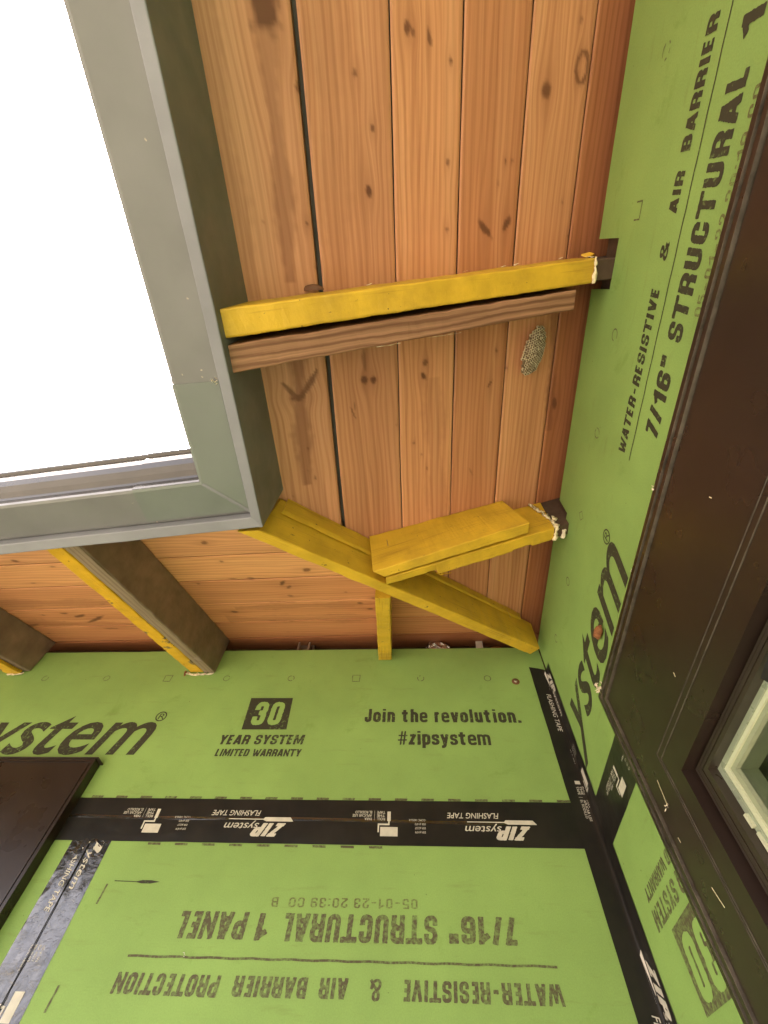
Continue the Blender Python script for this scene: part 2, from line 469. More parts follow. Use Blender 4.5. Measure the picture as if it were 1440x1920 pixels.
def soffit(name, parent, seams, u0, u1, to_xyz, knots, streaks, tints, gaps, marks=(), clip=None, du=0.0045, dv=0.0031, m=None):
    """seams: list of (v at u=uref, slope); boards run along u"""
    V, F, UV, TI, KN = [], [], [], [], []
    base = 0
    for i in range(len(seams) - 1):
        g0, g1 = gaps[i] / 2, gaps[i + 1] / 2
        nv = max(6, int(abs(seams[i + 1][0] - seams[i][0]) / dv))
        nu = int((u1 - u0) / du)
        uu = np.linspace(u0, u1, nu + 1)
        tt = np.linspace(0, 1, nv + 1)
        U, T = np.meshgrid(uu, tt, indexing='ij')
        a = seams[i][0] + seams[i][1] * U + g0
        b = seams[i + 1][0] + seams[i + 1][1] * U - g1
        wob = np.array([noise.noise(Vector((x * 6, i * 3.3, 0))) for x in uu])[:, None] * 0.0007
        Vv = a + (b - a) * T + wob
        edge = np.minimum(T, 1 - T) * (b - a)
        drop = np.where(edge < 0.004, (0.004 - edge) * 0.5, 0.0)      # eased board edges
        cup = (0.25 - (T - 0.5) ** 2) * rng.uniform(-0.004, 0.004)
        P = to_xyz(U, Vv, drop + cup)                                 # (n,m,3)
        knot = np.zeros_like(U); streak = np.zeros_like(U)
        UVv = Vv.copy()
        WN = np.array([[noise.noise(Vector((a_ * 70, b_ * 110, 3.3))) for b_ in np.linspace(0, .14, nv + 1)] for a_ in uu])
        for (ku, kv, ru, rv, ang, st) in knots:
            c, s_ = math.cos(ang), math.sin(ang)
            du_, dv_ = U - ku, Vv - kv
            x = (du_ * c + dv_ * s_) / ru; y = (-du_ * s_ + dv_ * c) / rv
            d = np.sqrt(x * x + y * y) * (1 + .45 * WN)
            UVv -= (Vv - kv) * .75 * st * np.exp(-((du_ / (ru * 5)) ** 2 + (dv_ / (rv * 3)) ** 2))
            knot = np.maximum(knot, st * np.clip(2.6 - d * 2.0, 0, 1))
            halo = np.exp(-((du_ / (ru * 4)) ** 2 + (dv_ / (rv * 2.2)) ** 2))
            streak = np.maximum(streak, 0.30 * st * halo)
        for (pts, w, st) in streaks:
            pts = np.array(pts)
            if pts[0, 0] > pts[-1, 0]:
                pts = pts[::-1]
            cv = np.interp(U, pts[:, 0], pts[:, 1])
            inside = ((U > pts[0, 0] - 0.01) & (U < pts[-1, 0] + 0.01))
            wv = w * (1 + 0.35 * np.sin(U * 31 + 2))
            streak = np.maximum(streak, np.where(inside, st * np.clip(1.9 - 1.4 * np.abs(Vv - cv) / wv + .6 * WN, 0, 1), 0))
        for (pts, st) in marks:                                   # knot branches: (u, v, half width) along u
            pts = np.array(sorted(pts))
            cv = np.interp(U, pts[:, 0], pts[:, 1]); hw = np.interp(U, pts[:, 0], pts[:, 2], left=0, right=0)
            dd = np.where(hw > 1e-5, np.abs(Vv - cv) / np.maximum(hw, 1e-5), 9)
            knot = np.maximum(knot, st * np.clip(2.2 - 1.7 * dd * (1 + .3 * WN), 0, 1))
        if clip is not None:
            inside = clip(P[..., 0], P[..., 1])
        idx = base + np.arange((nu + 1) * (nv + 1)).reshape(nu + 1, nv + 1)
        q = np.stack([idx[:-1, :-1], idx[:-1, 1:], idx[1:, 1:], idx[1:, :-1]], -1).reshape(-1, 4)
        if clip is not None:
            ok = (inside[:-1, :-1] | inside[1:, :-1] | inside[:-1, 1:] | inside[1:, 1:]).reshape(-1)
            q = q[ok]
        V.append(P.reshape(-1, 3)); F.append(q)
        UV.append(np.stack([U + i * 2.37, UVv + i * 0.71], -1).reshape(-1, 2))
        tn = np.ones((U.size, 4)); tn[:, :3] = tints[i % len(tints)]
        TI.append(tn)
        kn = np.zeros((U.size, 4)); kn[:, 0] = np.clip(knot, 0, 1).ravel(); kn[:, 1] = np.clip(streak, 0, 1).ravel(); kn[:, 3] = 1
        KN.append(kn)
        base += U.size
        # board sides, so that an open joint shows a real edge
        for l in (0, nv):
            e = P[:, l, :]
            up = e + np.array([0, 0, 0.017])
            V.append(up); F.append(np.stack([idx[:-1, l], idx[1:, l], base + np.arange(1, nu + 1), base + np.arange(nu)], -1) if clip is None
                             else np.stack([idx[:-1, l], idx[1:, l], base + np.arange(1, nu + 1), base + np.arange(nu)], -1)[inside[:-1, l] & inside[1:, l]])
            UV.append(np.stack([uu, np.zeros_like(uu)], -1)); t4 = np.full((nu + 1, 4), 0.35); t4[:, 3] = 1; TI.append(t4)
            k4 = np.zeros((nu + 1, 4)); k4[:, 3] = 1; KN.append(k4)
            base += nu + 1
    V = np.concatenate(V); F = np.concatenate(F); UV = np.concatenate(UV); TI = np.concatenate(TI); KN = np.concatenate(KN)
    off = np.array(parent.location)
    me = bpy.data.meshes.new(name)
    me.from_pydata((V - off).tolist(), [], F.tolist())
    ul = me.uv_layers.new(name='UVMap')
    li = np.empty(len(me.loops), dtype=np.int32); me.loops.foreach_get('vertex_index', li)
    ul.data.foreach_set('uv', UV.astype(np.float32)[li].ravel())
    for nm, arr in (('tint', TI), ('knot', KN)):
        at = me.attributes.new(nm, 'FLOAT_COLOR', 'POINT')
        at.data.foreach_set('color', arr.astype(np.float32).ravel())
    me.materials.append(m or M['soffit'])
    me.update()
    o = bpy.data.objects.new(name, me); COL.objects.link(o); o.parent = parent
    return o

# right-hand overhang: boards run along y
roofR = thing('roof_overhang', 'roof overhang with long orange pine boards running beside the right green wall', 'roof overhang', (-0.35, -1.2, zR(-0.35)))
KR = [(-1.467, -.585, .03, .016, 0, 1), (-1.376, -.552, .006, .004, 0, .9), (-1.33, -.444, .005, .004, 0, .8), (-1.246, -.457, .008, .005, .2, 1),
      (-1.396, -.467, .005, .0035, 0, .7), (-1.452, -.383, .007, .005, 0, .9), (-1.448, -.375, .004, .003, 0, .7), (-1.443, -.348, .010, .003, .2, .8),
      (-1.418, -.313, .004, .003, 0, .8), (-1.284, -.316, .005, .003, 0, .7), (-1.183, -.316, .004, .003, 0, .7), (-1.386, -.137, .011, .008, 0, .9),
      (-1.48, -.082, .004, .003, 0, .5), (-1.18, -.239, .016, .005, .75, .95), (-1.188, -.196, .013, .006, -.5, .95), (-1.286, -.206, .003, .002, 0, .8), (-1.286, -.193, .003, .002, 0, .5),
      (-.910, -.617, .005, .012, 0, .8),
      (-.927, -.489, .007, .006, 0, 1), (-.924, -.471, .007, .006, 0, 1), (-.968, -.486, .022, .004, 0, .5),
      (-.945, -.361, .006, .005, 0, .8), (-.918, -.366, .007, .004, .5, .95), (-.951, -.201, .004, .003, 0, .7), (-.878, -.212, .009, .003, -.6, .8),
      (-.861, -.517, .012, .0015, .3, .7), (-.876, -.513, .01, .0015, .1, .6), (-.909, -.173, .003, .002, 0, .6), (-.807, -.037, .014, .006, .3, .9),
      (-1.201, -.564, .004, .003, 0, .9), (-1.136, -.554, .005, .004, 0, 1), (-.665, -.248, .012, .002, .4, .4), (-.73, -.61, .004, .002, 0, .7),
      (-.80, -.615, .003, .002, 0, .7), (-.77, -.39, .003, .002, 0, .7), (-.70, -.36, .005, .002, 0, .6), (-1.0, -.44, .003, .002, 0, .8)]
# ring knot: dark outline, lighter heart
for a in range(14):
    th = a / 14 * 2 * math.pi
    KR.append((-1.42 + .020 * math.cos(th), -.070 + .011 * math.sin(th), .004, .003, 0, .75))
for k in range(14):
    KR.append((rng.uniform(-1.9, -.2), rng.uniform(-.66, -.04), rng.uniform(.002, .004), rng.uniform(.0012, .0022), rng.uniform(-.5, .5), rng.uniform(.25, .55)))
SRk = [([(-1.46, -.585), (-1.366, -.592), (-1.254, -.594), (-1.122, -.603)], .012, .5), ([(-1.0, -.612), (-.94, -.613), (-.894, -.619), (-.729, -.627)], .013, .6),
       ([(-1.02, -.066), (-.747, -.043)], .010, .55), ([(-1.5, -.665), (-1.1, -.668)], .014, .25), ([(-.9, -.345), (-.5, -.33)], .02, .22), ([(-1.5, -.50), (-1.1, -.52)], .02, .15)]
# seam: (x at y=0, change per metre of y)
seamsR = [(-.700, 0), (-.5745, -.0186), (-.4345, -.0166), (-.3055, -.0090), (-.1820, -.0060), (-.0570, -.003), (.065, 0)]
gapsR = [0, .0085, .0022, .0026, .0026, .0024, 0]
tintsR = [(1.10, 1.16, 1.28), (1.00, 1.0, 1.02), (1.16, 1.16, 1.12), (.95, .88, .83), (1.08, 1.10, 1.06), (.72, .60, .52)]
soffit('soffit_boards', roofR, seamsR, -2.4, 0.1, lambda u, v, d: np.stack([v, u, zR(v) + d], -1), KR, SRk, tintsR, gapsR, [([(-.962, -.576, .001), (-.950, -.584, .0045), (-.935, -.594, .0075), (-.918, -.607, .0065), (-.906, -.614, .003)], .8), ([(-.945, -.645, .001), (-.938, -.640, .004), (-.922, -.630, .0055), (-.906, -.620, .004)], .75)],
       clip=lambda x, y: y < VK * x + 0.004 + 0.060 * np.clip(-x / .7, 0, 1))

# back overhang: boards run along x, a little askew to the wall
roofB = thing('roof_overhang', 'roof overhang with orange pine boards running above the back green wall', 'roof overhang', (-1.2, -0.35, zB(-0.35)))
KB = [(-.691, -.415, .010, .008, 0, .8), (-.859, -.38, .012, .007, 0, .7), (-.774, -.355, .014, .005, -.9, .95), (-.760, -.335, .010, .005, -.9, .8), (-.768, -.286, .008, .006, 0, .6),
      (-.97, -.198, .010, .005, 0, .95), (-.866, -.139, .012, .003, 0, .5), (-.522, -.263, .005, .005, 0, .8), (-.566, -.237, .008, .005, 0, .8), (-.536, -.201, .010, .004, 0, .9),
      (-.926, -.543, .008, .006, 0, .8), (-.913, -.463, .005, .004, 0, .7), (-.912, -.382, .012, .003, 0, .6), (-1.079, -.121, .03, .004, 0, .5),
      (-1.491, -.187, .02, .006, -.4, .9), (-1.45, -.165, .04, .006, -.5, .9), (-1.533, -.206, .012, .004, 0, .8), (-1.478, -.488, .010, .006, 0, .7), (-1.698, -.13, .03, .007, -.3, .7), (-1.44, -.10, .02, .004, 0, .7),
      (-.65, -.44, .003, .003, 0, .7), (-.60, -.30, .004, .003, 0, .6), (-1.02, -.36, .004, .003, 0, .7), (-.80, -.25, .05, .002, 0, .35), (-.7, -.17, .06, .002, 0, .3)]
for k in range(30):
    KB.append((rng.uniform(-2.4, -.3), rng.uniform(-.6, -.03), rng.uniform(.003, .009), rng.uniform(.0015, .003), rng.uniform(-.2, .2), rng.uniform(.3, .8)))
SBk = [([(-.95, -.22), (-.5, -.235)], .012, .35), ([(-1.9, -.28), (-1.2, -.26)], .02, .3), ([(-1.0, -.15), (-.5, -.15)], .02, .3), ([(-1.8, -.16), (-1.35, -.12)], .02, .35)]
seamsB = [(-.79, -.03), (-.640, -.03), (-.5185, -.033), (-.4020, -.030), (-.2760, -.028), (-.1560, -.026), (-.0350, -.02), (.09, 0)]
gapsB = [0, .002, .0026, .0026, .0012, .0016, .0026, 0]
tintsB = [(1.2, 1.2, 1.2), (1.34, 1.40, 1.36), (1.40, 1.46, 1.3), (1.12, 1.06, .96), (1.18, 1.10, .98), (1.0, .90, .8), (.62, .50, .42)]  # board tones, plus painted light: brighter by the eave, darker at the wall
soffit('soffit_boards', roofB, seamsB, -3.0, 0.1, lambda u, v, d: np.stack([u, v, zB(v) + d], -1), KB, SBk, tintsB, gapsB,
       clip=lambda x, y: (y > VK * x - 0.020 + 0.058 * np.clip(-x / .7, 0, 1)) & (y > -.745 - (x + .677) * .087))

# opaque decks over the boards, carried up over the house
def deck(parent, pts, t=0.02):
    n = len(pts)
    lo = [(x, y, z + 0.019) for x, y, z in pts]; hi = [(x, y, z + 0.019 + t) for x, y, z in pts]
    f = [tuple(range(n)), tuple(range(2 * n - 1, n - 1, -1))] + [(i, (i + 1) % n, n + (i + 1) % n, n + i) for i in range(n)]
    fixn(make('roof_deck', lo + hi, f, M['shingle'], parent))
yv = lambda x: VK * x
deck(roofR, [(-.70, -6, zR(-.70)), (3, -6, zR(3)), (3, yv(3), zR(3)), (-.70, yv(-.70), zR(-.70))])
deck(roofB, [(-.70, yv(-.70) , zB(yv(-.70))), (3, yv(3), zB(yv(3))), (-6, 3.2, zB(3.2)), (-6, -.36, zB(-.36))])

# ------------------------------------------------------------------ framing behind the sheathing (dark, seen through the gaps)
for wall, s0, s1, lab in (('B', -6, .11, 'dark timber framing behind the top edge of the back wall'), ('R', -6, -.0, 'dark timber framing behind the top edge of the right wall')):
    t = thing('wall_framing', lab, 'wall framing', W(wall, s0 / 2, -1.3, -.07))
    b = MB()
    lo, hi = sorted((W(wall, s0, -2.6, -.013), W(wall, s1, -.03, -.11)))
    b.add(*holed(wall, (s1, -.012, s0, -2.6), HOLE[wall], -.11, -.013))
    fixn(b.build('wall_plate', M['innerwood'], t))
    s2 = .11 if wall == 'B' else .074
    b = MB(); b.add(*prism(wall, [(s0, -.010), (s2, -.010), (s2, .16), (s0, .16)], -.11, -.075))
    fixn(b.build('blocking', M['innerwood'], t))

# ------------------------------------------------------------------ lettering
def _round(pts, closed, aspect_t):
    out = []
    n = len(pts)
    for i, p in enumerate(pts):
        if len(p) < 3 or (not closed and i in (0, n - 1)):
            out.append((p[0], p[1])); continue
        a = Vector(pts[i - 1][:2]); b = Vector(p[:2]); c = Vector(pts[(i + 1) % n][:2])
        r = min(p[2], (a - b).length * 0.48, (c - b).length * 0.48)
        d0 = (a - b).normalized(); d1 = (c - b).normalized()
        s = b + d0 * r; e = b + d1 * r
        for k in range(5):
            t = k / 4
            q = s * (1 - t) ** 2 + b * 2 * t * (1 - t) + e * t * t
            out.append((q.x, q.y))
    return out

def _stroke(pts, t, closed):
    """polyline -> quad strip of width t (mitred)"""
    P = [Vector(p) for p in pts]
    n = len(P)
    L, Rr = [], []
    for i in range(n):
        if closed:
            a, c = P[i - 1], P[(i + 1) % n]
        else:
            a = P[i - 1] if i else None; c = P[i + 1] if i < n - 1 else None
        b = P[i]
        d0 = (b - a).normalized() if a is not None else (c - b).normalized()
        d1 = (c - b).normalized() if c is not None else d0
        n0 = Vector((-d0.y, d0.x)); n1 = Vector((-d1.y, d1.x))
        mm = n0 + n1
        if mm.length < 0.25:
            mm = n0
        mm.normalize()
        k = min(1.0 / max(0.35, mm.dot(n0)), 1.7)
        L.append(b + mm * t / 2 * k); Rr.append(b - mm * t / 2 * k)
    v = L + Rr
    f = []
    for i in range(n if closed else n - 1):
        j = (i + 1) % n
        f.append((i, j, n + j, n + i))
    return v, f

q = .3
G = {  # width, [(closed, points)], points in the unit box, third number = corner radius
 'S': (.52, [(0, [(1, .68), (1, 1, q), (0, 1, q), (0, .53, q), (1, .47, q), (1, 0, q), (0, 0, q), (0, .32)])]),
 'T': (.58, [(0, [(-.35, 1), (1.35, 1)]), (0, [(.5, 1), (.5, -.12)])]),
 'R': (.54, [(0, [(0, -.12), (0, 1), (1, 1, q), (1, .46, q), (0, .46)]), (0, [(.55, .46), (1, .36, q), (1, -.12)])]),
 'U': (.54, [(0, [(0, 1.12), (0, 0, q), (1, 0, q), (1, 1.12)])]),
 'C': (.52, [(0, [(1, .64), (1, 1, q), (0, 1, q), (0, 0, q), (1, 0, q), (1, .36)])]),
 'A': (.56, [(0, [(-.05, -.12), (.38, 1), (.62, 1), (1.05, -.12)]), (0, [(.2, .22), (.8, .22)])]),
 'L': (.44, [(0, [(0, 1.12), (0, 0), (1.12, 0)])]),
 'P': (.52, [(0, [(0, -.12), (0, 1), (1, 1, q), (1, .40, q), (0, .40)])]),
 'N': (.58, [(0, [(0, -.12), (0, 1), (1, 0), (1, 1.12)])]),
 'E': (.44, [(0, [(1.1, 1), (0, 1), (0, 0), (1.1, 0)]), (0, [(0, .5), (.95, .5)])]),
 'W': (.82, [(0, [(-.05, 1.12), (.2, 0), (.3, 0), (.5, .85), (.7, 0), (.8, 0), (1.05, 1.12)])]),
 'I': (.24, [(0, [(.5, 1.12), (.5, -.12)])]),
 'V': (.56, [(0, [(-.05, 1.12), (.4, 0), (.6, 0), (1.05, 1.12)])]),
 'B': (.54, [(0, [(.4, .5), (0, .5), (0, 1), (.92, 1, .4), (.92, .51, .4), (.4, .51)]), (0, [(0, .5), (0, 0), (1, 0, .4), (1, .49, .4), (.4, .49)])]),
 'O': (.54, [(1, [(0, 0, q), (0, 1, q), (1, 1, q), (1, 0, q)])]),
 'M': (.74, [(0, [(0, -.12), (0, 1), (.12, 1), (.5, .1), (.88, 1), (1, 1), (1, -.12)])]),
 'D': (.54, [(1, [(0, 0), (0, 1), (1, 1, q), (1, 0, q)])]),
 'Y': (.54, [(0, [(-.05, 1.12), (.5, .4), (1.05, 1.12)]), (0, [(.5, .45), (.5, -.12)])]),
 'F': (.42, [(0, [(1.1, 1), (0, 1), (0, -.12)]), (0, [(0, .5), (.9, .5)])]),
 'H': (.56, [(0, [(0, 1.12), (0, -.12)]), (0, [(1, 1.12), (1, -.12)]), (0, [(0, .5), (1, .5)])]),
 'G': (.54, [(0, [(1, .66), (1, 1, q), (0, 1, q), (0, 0, q), (1, 0, q), (1, .46), (.55, .46)])]),
 'Z': (.52, [(0, [(0, 1), (1, 1), (0, 0), (1, 0)])]),
 'J': (.44, [(0, [(1, 1.12), (1, 0, q), (0, 0, q), (0, .34)])]),
 '&': (.60, [(0, [(1.1, -.05), (.12, .70, .1), (.12, 1, q), (.72, 1, q), (.72, .66, q), (0, .36, .2), (0, 0, q), (.8, 0, q), (1, .45)])]),
 '0': (.50, [(1, [(0, 0, q), (0, 1, q), (1, 1, q), (1, 0, q)])]),
 '1': (.40, [(0, [(-.35, .70), (1, .95)]), (0, [(1, 1.12), (1, -.12)])]),
 '2': (.50, [(0, [(0, .66), (0, 1, q), (1, 1, q), (1, .56, q), (0, .1), (0, 0), (1.1, 0)])]),
 '3': (.50, [(0, [(0, .68), (0, 1, q), (1, 1, q), (1, .53, .2), (.35, .53)]), (0, [(.35, .53), (1, .50, .2), (1, 0, q), (0, 0, q), (0, .32)])]),
 '5': (.50, [(0, [(1, 1), (0, 1), (0, .58), (1, .60, q), (1, 0, q), (0, 0, q), (0, .28)])]),
 '6': (.52, [(0, [(1, .72), (1, 1, q), (0, 1, q), (0, 0, q), (1, 0, q), (1, .56, q), (0, .54)])]),
 '7': (.48, [(0, [(-.1, 1), (1, 1), (.3, -.12)])]),
 '9': (.52, [(0, [(0, .28), (0, 0, q), (1, 0, q), (1, 1, q), (0, 1, q), (0, .44, q), (1, .46)])]),
 '/': (.36, [(0, [(-.15, -.12), (1.15, 1.12)])]),
 '"': (.34, [(0, [(0, 1.12), (0, .68)]), (0, [(1, 1.12), (1, .68)])]),
 '-': (.44, [(0, [(-.1, .42), (1.1, .42)])]),
 ':': (.20, [(0, [(.5, .0), (.5, .16)]), (0, [(.5, .70), (.5, .86)])]),
 '.': (.20, [(0, [(.5, -.12), (.5, .08)])]),
 '#': (.56, [(0, [(.2, -.12), (.45, 1.12)]), (0, [(.6, -.12), (.85, 1.12)]), (0, [(-.1, .32), (1, .32)]), (0, [(0, .68), (1.1, .68)])]),
}
X = .72
G.update({
 'o': (.48, [(1, [(0, 0, q), (0, X, q), (1, X, q), (1, 0, q)])]),
 'i': (.22, [(0, [(.5, X + .1), (.5, -.12)]), (0, [(.5, 1.14), (.5, .98)])]),
 'l': (.22, [(0, [(.5, 1.12), (.5, -.12)])]),
 'n': (.48, [(0, [(0, X + .1), (0, -.12)]), (0, [(0, X), (1, X, q), (1, -.12)])]),
 't': (.44, [(0, [(.32, 1.02), (.32, 0, .2), (1, 0)]), (0, [(-.4, X), (1.1, X)])]),
 'h': (.48, [(0, [(0, 1.12), (0, -.12)]), (0, [(0, X), (1, X, q), (1, -.12)])]),
 'e': (.48, [(0, [(0, .36), (1, .36), (1, X, q), (0, X, q), (0, 0, q), (1, 0, q), (1, .14)])]),
 'r': (.34, [(0, [(0, X + .1), (0, -.12)]), (0, [(0, X * .8), (.4, X, .2), (1.1, X)])]),
 'v': (.48, [(0, [(-.05, X + .1), (.4, 0), (.6, 0), (1.05, X + .1)])]),
 'u': (.48, [(0, [(0, X + .1), (0, 0, q), (1, 0, q), (1, X + .1)]), (0, [(1, .2), (1, -.12)])]),
 'z': (.42, [(0, [(0, X), (1, X), (0, 0), (1.05, 0)])]),
 'p': (.48, [(0, [(0, X + .1), (0, -.38)]), (0, [(0, X), (1, X, q), (1, 0, q), (0, 0)])]),
 's': (.44, [(0, [(1, .5), (1, X, q), (0, X, q), (0, .40, .2), (1, .33, .2), (1, 0, q), (0, 0, q), (0, .2)])]),
 'y': (.48, [(0, [(-.05, X + .1), (.5, .02)]), (0, [(1.05, X + .1), (.4, -.26, .1), (-.1, -.26)])]),
 'm': (.74, [(0, [(0, X + .1), (0, -.12)]), (0, [(0, X), (.5, X, q), (.5, -.12)]), (0, [(.5, X), (1, X, q), (1, -.12)])]),
})

def _round2(pts, closed):
    """points with rounded corners; flag 1 where the outline must stay square"""
    out = []
    n = len(pts)
    for i, p in enumerate(pts):
        if len(p) < 3 or (not closed and i in (0, n - 1)):
            out.append((p[0], p[1], 1)); continue
        a = Vector(pts[i - 1][:2]); b = Vector(p[:2]); c = Vector(pts[(i + 1) % n][:2])
        r = min(p[2], (a - b).length * 0.48, (c - b).length * 0.48)
        d0 = (a - b).normalized(); d1 = (c - b).normalized()
        s = b + d0 * r; e = b + d1 * r
        for k in range(5):
            t = k / 4
            w = s * (1 - t) ** 2 + b * 2 * t * (1 - t) + e * t * t
            out.append((w.x, w.y, 0))
    return out

_glyphs = {}
def glyph(ch, t, wscale, rag):
    """one stamped letter as a clean outline: marching squares over the union of its strokes"""
    key = (ch, t, wscale, rag)
    if key in _glyphs:
        return _glyphs[key]
    w, strokes = G[ch]
    w *= wscale
    t = t * {'#': .52, '&': .72, 'W': .82, 'M': .84, 'm': .88, 'N': .9, 'e': .85, 's': .9, 'S': .92, '"': .8}.get(ch, 1)
    lo = -.36 if ch in 'py' else -.02
    n = 44
    h = 1 / n
    gx = np.arange(-.04, w + .04 + h, h); gy = np.arange(lo - h, 1.02 + h, h)
    XX, YY = np.meshgrid(gx, gy, indexing='ij')
    D = np.full_like(XX, -1.0)
    for closed, pts in strokes:
        mp = []
        for p in pts:
            px = t / 2 + p[0] * (w - t) if w > t * 1.3 else w / 2 + (p[0] - .5) * .1
            py = t / 2 + p[1] * (1 - t)
            mp.append((px, py) if len(p) < 3 else (px, py, p[2] * .8))
        pl = _round2(mp, closed)
        m = len(pl)
        for i in range(m if closed else m - 1):
            (ax, ay, fa), (bx, by, fb) = pl[i], pl[(i + 1) % m]
            L = math.hypot(bx - ax, by - ay)
            if L < 1e-6:
                continue
            ux, uy = (bx - ax) / L, (by - ay) / L
            al = (XX - ax) * ux + (YY - ay) * uy
            pe = np.abs(-(XX - ax) * uy + (YY - ay) * ux)
            ca = np.minimum(t / 2, 9) if fa else 0
            ea = t / 2 if (fa and (closed or i > 0)) else 0
            eb = t / 2 if (fb and (closed or i < m - 2)) else 0
            sq = np.minimum(t / 2 - pe, np.minimum(al + ea, L + eb - al))
            cl = np.clip(al, 0, L)
            rd = t / 2 - np.hypot(XX - ax - cl * ux, YY - ay - cl * uy)
            if (fa and not closed and i == 0) or (fb and not closed and i == m - 2):
                rd = np.where((al < 0) & (fa == 1) & (i == 0) | (al > L) & (fb == 1) & (i == m - 2), -1, rd)
            D = np.maximum(D, np.maximum(sq, rd))
    low = lo + .02 if ch in 'py' else 0.0
    D = np.minimum(D, np.minimum(YY - low, 1.0 - YY))
    sd = sum(map(ord, ch)) * 1.37
    NZ = np.array([[noise.noise(Vector((x * 13 + sd, y * 13, 1.7))) + .6 * noise.noise(Vector((x * 34 + sd, y * 34, 4.7))) for y in gy] for x in gx])
    D = D + rag * NZ
    V, F, vi = [], [], {}
    def vert(x, y):
        k = (round(x, 5), round(y, 5))
        if k not in vi:
            vi[k] = len(V); V.append(k)
        return vi[k]
    nx, ny = D.shape
    full = (D[:-1, :-1] > 0) & (D[1:, :-1] > 0) & (D[1:, 1:] > 0) & (D[:-1, 1:] > 0)
    for i in range(nx - 1):
        j = 0
        while j < ny - 1:
            if full[i, j]:
                k = j
                while k < ny - 1 and full[i, k]:
                    k += 1
                F.append((vert(gx[i], gy[j]), vert(gx[i + 1], gy[j]), vert(gx[i + 1], gy[k]), vert(gx[i], gy[k])))
                j = k; continue
            cs = [(i, j), (i + 1, j), (i + 1, j + 1), (i, j + 1)]
            dv = [D[c] for c in cs]
            if max(dv) > 0:
                poly = []
                for q_ in range(4):
                    c0, c1 = cs[q_], cs[(q_ + 1) % 4]; d0, d1 = dv[q_], dv[(q_ + 1) % 4]
                    if d0 > 0:
                        poly.append((gx[c0[0]], gy[c0[1]]))
                    if (d0 > 0) != (d1 > 0):
                        f = d0 / (d0 - d1)
                        poly.append((gx[c0[0]] + f * (gx[c1[0]] - gx[c0[0]]), gy[c0[1]] + f * (gy[c1[1]] - gy[c0[1]])))
                ids = []
                for p in poly:
                    k = vert(*p)
                    if k not in ids:
                        ids.append(k)
                if len(ids) > 2:
                    F.append(tuple(ids))
            j += 1
    _glyphs[key] = (V, F, w)
    return _glyphs[key]

def stroke_text(body, t=.22, shear=0.0, gap=.10, wscale=1.0, rag=.016):
    """heavy condensed lettering: returns verts (cap height 1), faces, advance"""
    V, F = [], []
    x = 0.0
    for ch in body:
        if ch == ' ':
            x += .34; continue
        v, f, w = glyph(ch, t, wscale, rag)
        b = len(V)
        V += [(px + x + shear * py, py, 0) for px, py in v]
        F += [tuple(i + b for i in ff) for ff in f]
        x += w + gap
    return V, F, x - gap

def font_text(body, shear=0.0, offset=0.0):
    cu = bpy.data.curves.new('lettering', 'FONT')
    cu.body = body; cu.size = 1.0; cu.offset = offset; cu.resolution_u = 4
    o = bpy.data.objects.new('lettering', cu)
    COL.objects.link(o)
    me = bpy.data.meshes.new_from_object(o.evaluated_get(bpy.context.evaluated_depsgraph_get()))
    V = [tuple(v.co) for v in me.vertices]
    F = [tuple(p.vertices) for p in me.polygons]
    bpy.data.objects.remove(o); bpy.data.curves.remove(cu); bpy.data.meshes.remove(me)
    x0 = min(v[0] for v in V)
    cap = 0.68
    V = [((v[0] - x0) / cap + shear * v[1] / cap, v[1] / cap, 0) for v in V]
    return V, F, max(v[0] for v in V) - shear * 1.0

def put_text(name, parent, wall, kind, body, p0, p1, h, m, shear=0.0, t=.22, o=0.0005, up=1, gap=.10, offset=0.0, label=None):
    """lay lettering on a wall from baseline point p0 to p1 (both (s, z)), cap height h; up=-1 when it stands on its head"""
    V, F, adv = stroke_text(body, t, shear, gap) if kind == 'heavy' else font_text(body, shear, offset)
    d = Vector((p1[0] - p0[0], p1[1] - p0[1])); L = d.length; d.normalize()
    n = Vector((-d.y, d.x))
    if (n.y > 0) != (up > 0):
        n = -n
    out = []
    for x, y, l in V:
        qx = p0[0] + d.x * x / adv * L + n.x * y * h
        qz = p0[1] + d.y * x / adv * L + n.y * y * h
        out.append(W(wall, qx, qz, o + l * 0.00002))
    return make(name, out, F, m, parent, label=label)

def flats(name, parent, wall, groups, m, o=0.0005):
    for g in groups:
        flat(name, parent, wall, g, m, o)

def flat(name, parent, wall, polys, m, o=0.0005, label=None):
    v, f = [], []
    for k, poly in enumerate(polys):
        b = len(v)
        v += [W(wall, s, z, o) for s, z in poly]
        f.append(tuple(range(b, b + len(poly))))
    return make(name, v, f, m, parent, label=label)

def circ_ring(cx, cz, r, w, n=14, seed=0, gapf=0.0):
    out = []
    for i in range(n):
        if random.random() < gapf:
            continue
        a0, a1 = i / n * 2 * math.pi, (i + 1) / n * 2 * math.pi
        out.append([(cx + r * math.cos(a0), cz + r * math.sin(a0)), (cx + r * math.cos(a1), cz + r * math.sin(a1)),
                    (cx + (r - w) * math.cos(a1), cz + (r - w) * math.sin(a1)), (cx + (r - w) * math.cos(a0), cz + (r - w) * math.sin(a0))])
    return out

def line_poly(pts, w):
    v, f = _stroke(pts, w, False)
    return [[(v[i].x, v[i].y) for i in ff] for ff in f]

# ------------------------------------------------------------------ sheathing panels
ZT, ZB_ = -.484, -.580           # tape band edges; panel joint between
ZJ = -.532
XJ = -1.167                      # upright joint under the wrinkled tape
def sheet(label, wall, loc):
    return thing('sheathing_panel', label, 'wall panel', W(wall, loc[0], loc[1], 0))

